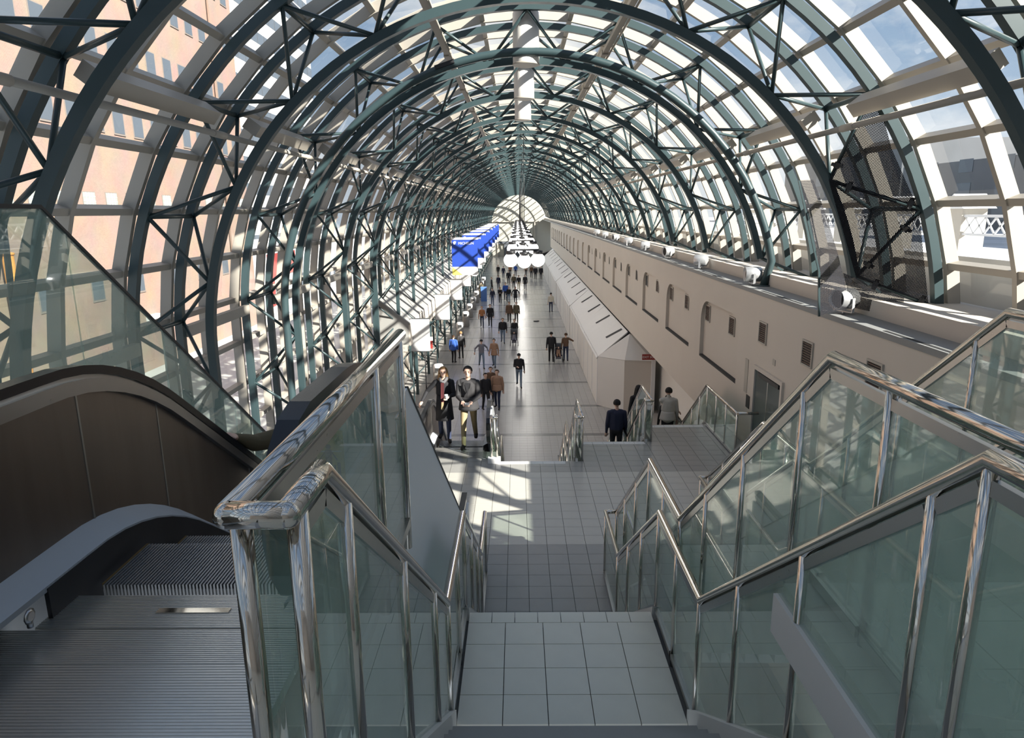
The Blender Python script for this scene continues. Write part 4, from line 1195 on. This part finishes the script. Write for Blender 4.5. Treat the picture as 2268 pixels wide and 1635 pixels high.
def make_person(label, x, y, z, h=1.75, face=0.0, top='black', legs='jeans', hair='hairblack', stride=.0, lhand=None, rhand=None, detail=False, group=None, cap_=None, longhair=False, coat=0.0, bulk=1.0, shoe='shoe', sleeve=None, lean=0.0, collar=None, voxel=None, skin_top=None):
    """face = heading in degrees, 0 looks toward the camera (-y); hands are targets in body space (right, forward, up) scaled by height"""
    t = thing('person', label, 'person', (x, y, z), group)
    k = h / 1.75
    bones = []                                           # p, q, r1, r2, sx, zone
    def P(a, f, u): return Vector((a, -f, u)) * k        # body space: right-handed, forward = -y
    def B(p, q, r1, r2, zone, sx=1.0, side=None): bones.append((p, q, r1 * k, r2 * k, zone, sx, side))
    bw = bulk
    hipz = .93; sh = 1.43
    # legs
    for s in (-1, 1):
        ph = stride * s
        hip = P(s * .088, 0, hipz)
        knee = P(s * .095, .05 + .20 * ph, .50 + .03 * abs(ph)); 
        ank = P(s * .098, .01 + .30 * ph - (.16 if ph < 0 else 0) * abs(ph), .085 + (.10 * abs(ph) if ph < 0 else 0))
        B(hip, knee, .088 * bw, .062, 'legs'); B(knee, ank, .062, .048, 'legs')
        toe = ank + P(s * .02, .15, -.045)
        B(ank + P(0, -.03, -.035), toe, .046, .036, 'shoe', 1.1, (1, 0, 0))
    # trunk
    B(P(0, 0, .93), P(0, 0, 1.06), .125 * bw, .115 * bw, 'legs' if not coat else 'top', 1.32, (1, 0, 0))
    lo = .98 if not coat else .90
    B(P(0, 0, lo), P(0, .0 + lean * .1, 1.16), .128 * bw, .120 * bw, 'top', 1.34, (1, 0, 0))
    B(P(0, lean * .1, 1.14), P(0, lean * .2, 1.36), .122 * bw, .112 * bw, 'top', 1.5, (1, 0, 0))
    B(P(-.12, lean * .2, sh - .015), P(.12, lean * .2, sh - .015), .072 * bw, .072 * bw, 'top')
    hc = P(0, .025 + lean * .3, 1.635)
    B(P(0, lean * .2, 1.42), P(0, .01 + lean * .28, 1.53), .056, .053, 'collar' if collar else 'skin')
    # head, jaw, nose, ears
    B(hc + P(0, -.015, .02), hc + P(0, .01, .025), .083, .080, 'skin'); B(hc + P(0, .03, -.05), hc + P(0, .045, -.062), .062, .048, 'skin')
    B(hc + P(0, .086, .0), hc + P(0, .102, -.028), .011, .015, 'skin')
    for s in (-1, 1): B(hc + P(s * .079, -.01, .0), hc + P(s * .083, -.015, -.028), .016, .012, 'skin')
    # arms
    hands = {-1: lhand, 1: rhand}
    for s in (-1, 1):
        S = P(s * .185 * (1 + (bw - 1) * .6), lean * .2, sh - .03)
        H = hands[s]
        H = P(*H) if H is not None else P(s * .27, .06 - .20 * stride * s, .80)
        d = H - S; L1, L2 = .30 * k, .27 * k; D = min(d.length, (L1 + L2) * .995)
        dn = d.normalized(); H = S + dn * D
        a = (L1 * L1 - L2 * L2 + D * D) / (2 * D); hh = math.sqrt(max(L1 * L1 - a * a, 0))
        bend = Vector((s * .55, .75, -.35)); bend = (bend - dn * bend.dot(dn)).normalized()
        E = S + dn * a + bend * hh
        B(S, E, .062 * bw, .050 * bw, 'sleeve'); B(E, H, .050 * bw, .036, 'sleeve')
        f = (H - E).normalized(); up = Vector((0, 0, 1)); sd = f.cross(up)
        sd = sd.normalized() if sd.length > .2 else Vector((1, 0, 0)); nn = sd.cross(f)
        fr = .0105 if detail else .0125
        B(H + f * .02 * k, H + f * .085 * k, .030, .028, 'skin', 1.35, tuple(sd))
        for q in range(4):
            o = (q - 1.5) * .021 * k; ln = (.060, .070, .066, .052)[q] * k
            b0 = H + f * .09 * k + sd * o; b1 = b0 + f * ln * .55 - nn * .012 * k; b2 = b1 + f * ln * .35 - nn * .03 * k
            B(b0 - f * .02 * k, b1, fr, fr * .95, 'skin'); B(b1, b2, fr * .95, fr * .85, 'skin')
        th = H + f * .035 * k - sd * s * .035 * k * (1 if s > 0 else 1)
        B(th, th + f * .045 * k - sd * s * .022 * k - nn * .012 * k, fr * 1.25, fr, 'skin')
    b = MB()
    for (p, q, r1, r2, zone, sx, side) in bones: capsule(b, p, q, r1, r2, sx, 10 if not detail else 12, side)
    me = b.mesh('body_raw', SKIN)
    o = bpy.data.objects.new('tmp', me); COL.objects.link(o)
    md = o.modifiers.new('r', 'REMESH'); md.mode = 'VOXEL'; md.voxel_size = voxel or (.009 if detail else .0145); md.use_smooth_shade = True
    sm = o.modifiers.new('s', 'SMOOTH'); sm.factor = .5; sm.iterations = 2 if not detail else 3
    dg = bpy.context.evaluated_depsgraph_get()
    body = bpy.data.meshes.new_from_object(o.evaluated_get(dg)); bpy.data.objects.remove(o); bpy.data.meshes.remove(me)
    zones = {'skin': SKIN, 'top': cm(top), 'legs': cm(legs), 'shoe': cm(shoe), 'sleeve': cm(sleeve or top), 'collar': cm(collar or top)}
    zi = {z_: i for i, z_ in enumerate(zones)}
    body.materials.clear()
    for m in zones.values(): body.materials.append(m)
    n = len(body.polygons); cent = [0.0] * (3 * n); body.polygons.foreach_get('center', cent)
    idx = [0] * n
    import numpy as np
    C = np.array(cent).reshape(-1, 3); best = np.full(n, 1e9); bi = np.zeros(n, int)
    for (p, q, r1, r2, zone, sx, side) in bones:
        pa, qa = np.array(p), np.array(q); d = qa - pa; L2 = max(float(d @ d), 1e-9)
        tt = np.clip(((C - pa) @ d) / L2, 0, 1)
        v = C - pa - tt[:, None] * d
        if side is not None:
            sd = np.array(Vector(side).normalized()); c = v @ sd; v = v - np.outer(c * (1 - 1 / sx), sd)
        dist = np.linalg.norm(v, axis=1) - (r1 + (r2 - r1) * tt)
        u = dist < best; best[u] = dist[u]; bi[u] = zi[zone]
    body.polygons.foreach_set('material_index', bi.tolist())
    body.polygons.foreach_set('use_smooth', [True] * n)
    bo = inst('body', body, t)
    # hair
    hb = MB()
    if hair:
        r = .0925 * k; c = hc + P(0, -.012, .030)
        ring = []
        nu, nv = 14, 7
        base = 0
        for i in range(nv + 1):
            a = math.pi / 2 - i * (math.pi * .60) / nv
            for j in range(nu):
                tt = 2 * math.pi * j / nu
                fwd = -math.sin(tt)                         # +1 at the face
                aa = max(a, .42 * math.pi / 2 + .0) if math.sin(tt) < -.35 else max(a, -.15 if math.sin(tt) < .3 else -.5)
                hb.v.append(tuple(c + Vector((r * math.cos(aa) * math.cos(tt) * .98, r * math.cos(aa) * math.sin(tt) * 1.08, r * 1.04 * math.sin(aa)))))
        for i in range(nv):
            for j in range(nu):
                u = i * nu + j; v = i * nu + (j + 1) % nu
                hb.face((u, v, v + nu, u + nu), True)
        ho = hb.build('hair', cm(hair), None); ho.parent = t
        so_ = ho.modifiers.new('t', 'SOLIDIFY'); so_.thickness = .012 * k; so_.offset = 1
        if longhair:
            lb_ = MB()
            for s in (-1, 1):
                capsule(lb_, hc + P(s * .075, -.01, .02), hc + P(s * .098, -.005, -.20), .036 * k, .044 * k, 1.0, 10)
                capsule(lb_, hc + P(s * .05, -.06, .02), hc + P(s * .06, -.07, -.24), .05 * k, .05 * k, 1.0, 10)
            lo_ = lb_.build('long_hair', cm(hair), None); lo_.parent = t
    if cap_:
        cb = MB(); cb.lathe([(.097 * k, .0), (.097 * k, .04 * k), (.07 * k, .085 * k), (.01, .1 * k)], tuple(hc + P(0, -.005, .03)), 14)
        cb.prism([tuple(hc + P(-.06, .08, .035)), tuple(hc + P(-.05, .17, .022)), tuple(hc + P(.05, .17, .022)), tuple(hc + P(.06, .08, .035))], (0, 0, .01))
        co_ = cb.build('cap', cm(cap_), None); co_.parent = t
    if coat:
        # open-bottomed coat skirt
        cb = MB(); nu = 20; rows = 6
        for i in range(rows + 1):
            f = i / rows; zz = 1.10 - f * (1.10 - coat)
            for j in range(nu):
                tt = 2 * math.pi * j / nu
                rx = (.168 + .045 * f) * bw; ry = (.135 + .055 * f) * bw
                w = 1 + .03 * f * math.sin(5 * tt + 1)
                cb.v.append(tuple(P(rx * w * math.cos(tt), -ry * w * math.sin(tt) + .01, zz)))
        for i in range(rows):
            for j in range(nu):
                u = i * nu + j; v = i * nu + (j + 1) % nu
                cb.face((u, v, v + nu, u + nu), True)
        co_ = cb.build('coat_skirt', cm(top), None); co_.parent = t
        q = co_.modifiers.new('t', 'SOLIDIFY'); q.thickness = .012
    if detail:
        eb = MB()
        for s in (-1, 1): eb.sphere(tuple(hc + P(s * .032, .083, .012)), .0095 * k, 8, 6)
        e = eb.build('eyes', cm('hairblack'), None); e.parent = t
        eb = MB()
        for s in (-1, 1): capsule(eb, hc + P(s * .018, .090, .034), hc + P(s * .047, .080, .036), .0045 * k, .004 * k, 1, 6)
        e = eb.build('eyebrows', cm(hair), None); e.parent = t
        eb = MB(); capsule(eb, hc + P(-.022, .084, -.055), hc + P(.022, .084, -.055), .0065 * k, .0065 * k, 1, 6)
        e = eb.build('mouth', cm('pink'), None); e.parent = t
    t.rotation_euler = (0, 0, R(face))
    return t, P

# couple stepping off the lower escalator
w, P = make_person('woman in long black coat and patterned scarf holding a white cup', -1.70, 14.95, ZB, 1.72, 4, 'black', 'darkjeans', 'hairblond', .35, (-.50, .10, .98), (.10, .30, 1.12), True, longhair=True, coat=.52)
MB().prism([tuple(P(-.055, .155, 1.42)), tuple(P(.02, .165, 1.42)), tuple(P(-.0, .20, .82)), tuple(P(-.07, .20, .82))], (0, -.012, 0)).build('scarf', cm('red'), None).parent = w
MB().prism([tuple(P(-.05, .21, .98)), tuple(P(.0, .21, .98)), tuple(P(-.01, .215, .80)), tuple(P(-.06, .215, .80))], (0, -.008, 0)).build('scarf_end', cm('khaki'), None).parent = w
MB().path([tuple(P(-.085, .05, 1.50)), tuple(P(-.05, .12, 1.44)), tuple(P(.02, .13, 1.42)), tuple(P(.085, .05, 1.50)), tuple(P(.0, -.08, 1.50)), tuple(P(-.085, .05, 1.50))], .035, 8).build('scarf_wrap', cm('grey'), None).parent = w
cup = thing('paper_cup', 'white paper cup held by the woman in the black coat', 'cup', (-1.61, 14.56, ZB + 1.06))
MB().lathe([(.030, 0), (.040, .11), (.043, .112), (.043, .125), (.02, .13)], (-1.61, 14.56, ZB + 1.06), 14).build('cup_body', WHITE, cup)
m_, P = make_person('man in dark grey jacket and khaki trousers walking off the escalator, hands together', -1.12, 14.63, ZB, 1.80, -3, 'charcoal', 'khaki', 'hairblack', -.75, (-.09, .32, 1.06), (.10, .32, 1.06), True, bulk=1.06, coat=.82)
MB().prism([tuple(P(-.06, .165, 1.43)), tuple(P(.06, .165, 1.43)), tuple(P(.0, .175, 1.16))], (0, -.006, 0)).build('undershirt', cm('black'), None).parent = m_
MB().prism([tuple(P(-.075, .16, 1.46)), tuple(P(-.125, .13, 1.42)), tuple(P(-.09, .17, 1.32)), tuple(P(-.03, .185, 1.22))], (0, -.01, 0)).prism([tuple(P(.075, .16, 1.46)), tuple(P(.125, .13, 1.42)), tuple(P(.09, .17, 1.32)), tuple(P(.03, .185, 1.22))], (0, -.01, 0)).build('lapel', cm('charcoal'), None).parent = m_
pk = thing('folded_paper', 'small white folded paper in the hands of the man in the grey jacket', 'paper', (-1.12, 14.2, ZB + 1.08))
MB().box(-1.17, -1.07, 14.17, 14.20, ZB + 1.05, ZB + 1.10).build('paper_sheet', WHITE, pk)
# man going down the near escalator, left arm on the rail
make_person('grey-haired man in black vest and khaki sleeves going down the near escalator', -1.78, 5.50, 5.72, 1.80, 180, 'black', 'black', 'hairgrey', .1, (-.26, .05, .82), (.385, -.51, 1.57), True, sleeve='sleeve', bulk=1.35)
# (label, x, y, z, height, facing, top, legs, hair, stride, extra)
CROWD = [
    ('man in black jacket and blue jeans walking toward the camera alone in mid floor', 0, 34.94, 0, 1.79, 0, 'black', 'paleblue', 'hairblack', .8, dict(cap_='black', lhand=(-.10, .28, 1.12), bulk=1.1)),
    ('man in dark clothes seen from behind, walking beside a pushchair at right', 1.97, 40.96, 0, 1.85, 180, 'black', 'black', 'hairblack', .5, dict(bulk=1.12)),
    ('woman in brown top and jeans seen from behind beside the pushchair at right', 2.87, 41.18, 0, 1.74, 180, 'brown', 'darkjeans', 'hairbrown', .5, dict(lhand=(-.30, .25, 1.35))),
    ('man in black jacket and grey jeans walking left of the pushchair facing us', -1.11, 47.28, 0, 1.76, 0, 'black', 'paleblue', 'hairbrown', .6, dict(bulk=1.2)),
    ('person behind the pushchair that faces the camera, only head and shoulders clear', -.30, 47.5, 0, 1.66, 0, 'black', 'black', 'hairbrown', .2, dict(lhand=(-.15, .32, 1.0), rhand=(.15, .32, 1.0))),
    ('person in dark cap and grey open jacket striding left of the person in tan coat', -2.2, 39.5, 0, 1.70, 10, 'greyblue', 'paleblue', 'hairblack', .9, dict(cap_='black', lhand=(-.42, .1, 1.0), rhand=(.42, .0, 1.0))),
    ('person in tan open coat and grey trousers beside the one in dark cap', -1.46, 39.71, 0, 1.70, -12, 'tan', 'paleblue', 'hairblack', .5, dict(coat=.75)),
    ('woman in orange brown jacket walking beside a taller man in black', -2.91, 54.09, 0, 1.68, 0, 'orange', 'darkjeans', 'hairblond', .5, dict()),
    ('tall man in black suit-like coat beside the woman in orange jacket', -2.27, 54.28, 0, 1.81, 0, 'black', 'black', 'hairblack', .4, dict(bulk=1.08, coat=.8)),
    ('person in chestnut jacket and dark trousers, left one of a pair in brown', -.77, 56.25, 0, 1.74, 0, 'brown', 'black', 'hairbrown', .5, dict(bulk=1.15, coat=.8)),
    ('person in olive jacket and dark trousers, right one of a pair in brown', -.18, 56.45, 0, 1.70, 0, 'olive', 'black', 'hairbrown', .5, dict(bulk=1.1, coat=.8)),
    ('person in cream top and dark trousers walking away near the white kiosk', 2.94, 62.0, 0, 1.78, 180, 'cream', 'darkjeans', 'hairblack', .4, dict()),
    ('person in navy jacket and blue jeans, leftmost of the middle row', -2.55, 67.3, 0, 1.65, 0, 'navy', 'jeans', 'hairbrown', .5, dict()),
    ('person all in black with pale hands folded, second from left in the middle row', -1.83, 68.6, 0, 1.62, 0, 'black', 'black', 'hairblond', .4, dict(lhand=(-.05, .3, 1.15), rhand=(.05, .3, 1.15))),
    ('person in bright blue jacket in the middle row', -1.32, 70.7, 0, 1.85, 0, 'blue', 'navy', 'hairbrown', .4, dict(bulk=1.12)),
    ('person in black jacket and grey jeans just right of the bright blue jacket', -.97, 68.9, 0, 1.62, 0, 'black', 'paleblue', 'hairgrey', .4, dict()),
    ('person in long black coat with arms held out, rightmost of the middle row', -.29, 68.5, 0, 1.66, 0, 'black', 'black', 'hairblack', .4, dict(coat=.6, lhand=(-.38, .0, .95), rhand=(.40, .0, .95))),
    ('person with dark backpack and pale trousers standing by the left bins', -3.97, 73.2, 0, 1.75, 180, 'olive', 'khaki', 'hairblack', .1, dict()),
    ('person in black seen side on, near the left of the back rows', -3.09, 79.5, 0, 1.6, 90, 'black', 'black', 'hairbrown', .4, dict()),
    ('person in dark navy coat with arms folded in the back rows', -2.37, 81.8, 0, 1.6, 0, 'navy', 'navy', 'hairblack', .3, dict(coat=.8)),
    ('person in olive brown jacket and black trousers in the back rows', -.54, 81.6, 0, 1.72, 0, 'olive', 'black', 'hairblond', .4, dict(bulk=1.1)),
    ('person in black top and khaki trousers in the back rows', .05, 80.6, 0, 1.70, 0, 'black', 'khaki', 'hairblack', .4, dict()),
    ('person in dark grey coat at the right of the back rows', .79, 80.6, 0, 1.78, 0, 'charcoal', 'darkjeans', 'hairblack', .4, dict(coat=.7)),
    ('person in black jacket partly hidden behind the olive jacket', -1.25, 86.9, 0, 1.74, 0, 'black', 'black', 'hairblack', .3, dict()),
    ('person in black with white shirt front under the globe lamps at far left', -2.83, 97.4, 0, 1.65, 0, 'black', 'black', 'hairbrown', .3, dict()),
    ('person in dark blue jacket second from left in the farthest row', -2.04, 94.7, 0, 1.68, 0, 'navy', 'darkjeans', 'hairblack', .3, dict()),
    ('person in rust red jacket in the farthest row', -1.14, 98.0, 0, 1.66, 0, 'orange', 'black', 'hairbrown', .3, dict()),
    ('person in blue jacket in the farthest row', -.37, 97.9, 0, 1.66, 0, 'blue', 'darkjeans', 'hairbrown', .3, dict()),
    ('person in tan jacket right of centre in the farthest row', 1.1, 97.7, 0, 1.66, 0, 'tan', 'black', 'hairblond', .3, dict()),
    ('person in brown jacket in the farthest row, next to a dark pair', 1.81, 95, 0, 1.74, 0, 'brown', 'black', 'hairblack', .3, dict()),
    ('left one of the dark pair at the far right of the crowd', 2.32, 93, 0, 1.78, 0, 'black', 'black', 'hairblack', .3, dict(bulk=1.15)),
    ('right one of the dark pair at the far right of the crowd, beside the kiosk', 3.05, 92.9, 0, 1.78, 0, 'black', 'black', 'hairblack', .3, dict(bulk=1.15)),
    ('person in blue jacket and long dark trousers by the left wall seen from behind', -3.98, 41.0, 0, 1.70, 165, 'blue', 'black', 'hairbrown', .1, dict(bulk=1.15, coat=.85)),
    ('person in dark top half hidden by the blue jacket at the left wall', -3.62, 42.2, 0, 1.72, 200, 'charcoal', 'black', 'hairblond', .1, dict()),
    ('man in black jacket on the lower escalator behind the man in dark grey', -1.55, 30.6, 0, 1.78, 25, 'black', 'black', 'hairblack', .3, dict(bulk=1.1)),
    ('person with reddish hair half hidden behind the man in black jacket', -1.37, 32.2, 0, 1.70, 0, 'brown', 'black', 'hairbrown', .1, dict()),
    ('man in brown tan jacket and jeans right of the lower escalator top', -1.02, 30.9, 0, 1.86, -10, 'tan', 'darkjeans', 'hairbrown', .4, dict(bulk=1.12, coat=.85)),
    ('man in navy jacket going down the middle stair at right, seen from behind', 2.62, 17.75, 2.3, 1.74, 180, 'navy', 'black', 'hairblack', .1, dict(bulk=1.15)),
    ('woman in black with long dark hair behind the stair railing at right', 3.45, 19.2, 2.3, 1.76, 185, 'black', 'black', 'hairblack', .1, dict(longhair=True)),
    ('woman in pale puffed jacket and black trousers going down the far right stair', 4.22, 18.75, 2.3, 1.80, 175, 'parka', 'black', 'hairblack', .15, dict(coat=.86, bulk=1.08, collar='parka', rhand=(-.36, .12, 1.0))),
    ('person mostly hidden in front of the woman in pale jacket', 4.40, 19.6, 1.9, 1.75, 180, 'black', 'black', 'hairblack', .1, dict()),
]
for (lab, x, y, z, h, f, top, legs, hair, st, kw) in CROWD:
    make_person(lab, x, y, z, h, f, top, legs, hair, st, group='people in the skywalk', voxel=.0145 if y < 60 else .019, **kw)

# pushchairs
def pushchair(x, y, face, lab, kid):
    t = thing('pushchair', lab, 'pushchair', (x, y, 0), 'pushchairs')
    fr = MB()
    for s in (-1, 1):
        a = x + s * .24
        fr.path([(a, y + .42, 1.02), (a, y + .05, .52), (a, y - .40, .12)], .014, 6)
        fr.path([(a, y - .05, .56), (a, y + .36, .12)], .014, 6)
    fr.tube((x - .24, y + .42, 1.02), (x + .24, y + .42, 1.02), .016, 6)
    fr.build('frame', BLACK, t)
    for s in (-1, 1):
        for yy in (-.40, .36): MB().lathe([(.03, -.02), (.085, -.018), (.085, .018), (.03, .02)], (x + s * .26, y + yy, .085), 12, 'x').build('wheel', BLACK, t)
    MB().prism([(x - .2, y - .28, .42), (x - .2, y + .10, .40), (x - .2, y + .22, .88), (x - .2, y + .28, .88), (x - .2, y + .16, .34), (x - .2, y - .28, .36)], (.4, 0, 0)).build('seat', cm('navy'), t)
    cb = MB()
    for q in range(5):
        a0, a1 = q * .35, (q + 1) * .35
        r = .30
        cb.poly([(x - .22, y + .2 - r * math.sin(a0) * 1.0, .80 + r * math.cos(a0)), (x + .22, y + .2 - r * math.sin(a0), .80 + r * math.cos(a0)), (x + .22, y + .2 - r * math.sin(a1), .80 + r * math.cos(a1)), (x - .22, y + .2 - r * math.sin(a1), .80 + r * math.cos(a1))])
    cb.build('hood', BLACK, t)
    MB().box(x - .16, x + .16, y - .2, y + .2, .16, .30).build('basket', cm('greyblue'), t)
    kb = MB(); kb.sphere((x, y - .02, .84), .09, 12, 8).build('child_head', SKIN, t)
    kb = MB(); capsule(kb, (x, y - .05, .52), (x, y + .02, .72), .12, .10, 1.2); 
    for s in (-1, 1): capsule(kb, (x + s * .07, y - .1, .48), (x + s * .08, y - .34, .40), .06, .045)
    kb.build('child_body', cm(kid), t)
pushchair(-.32, 46.6, 0, 'dark pushchair with a child facing the camera in mid floor', 'greyblue')
pushchair(2.42, 41.2, 0, 'pushchair between the two people walking away at right', 'tan')
bag = thing('backpack', 'grey blue backpack carried by the woman behind the stair railing at right', 'bag', (3.62, 18.95, 3.1))
MB().sphere((3.68, 18.93, 3.32), .2, 12, 9, (.8, .6, 1.35)).build('bag_body', cm('greyblue'), bag)
MB().path([(3.56, 18.95, 3.55), (3.52, 19.0, 3.68), (3.50, 19.1, 3.6)], .015, 6).build('strap', BLACK, bag)
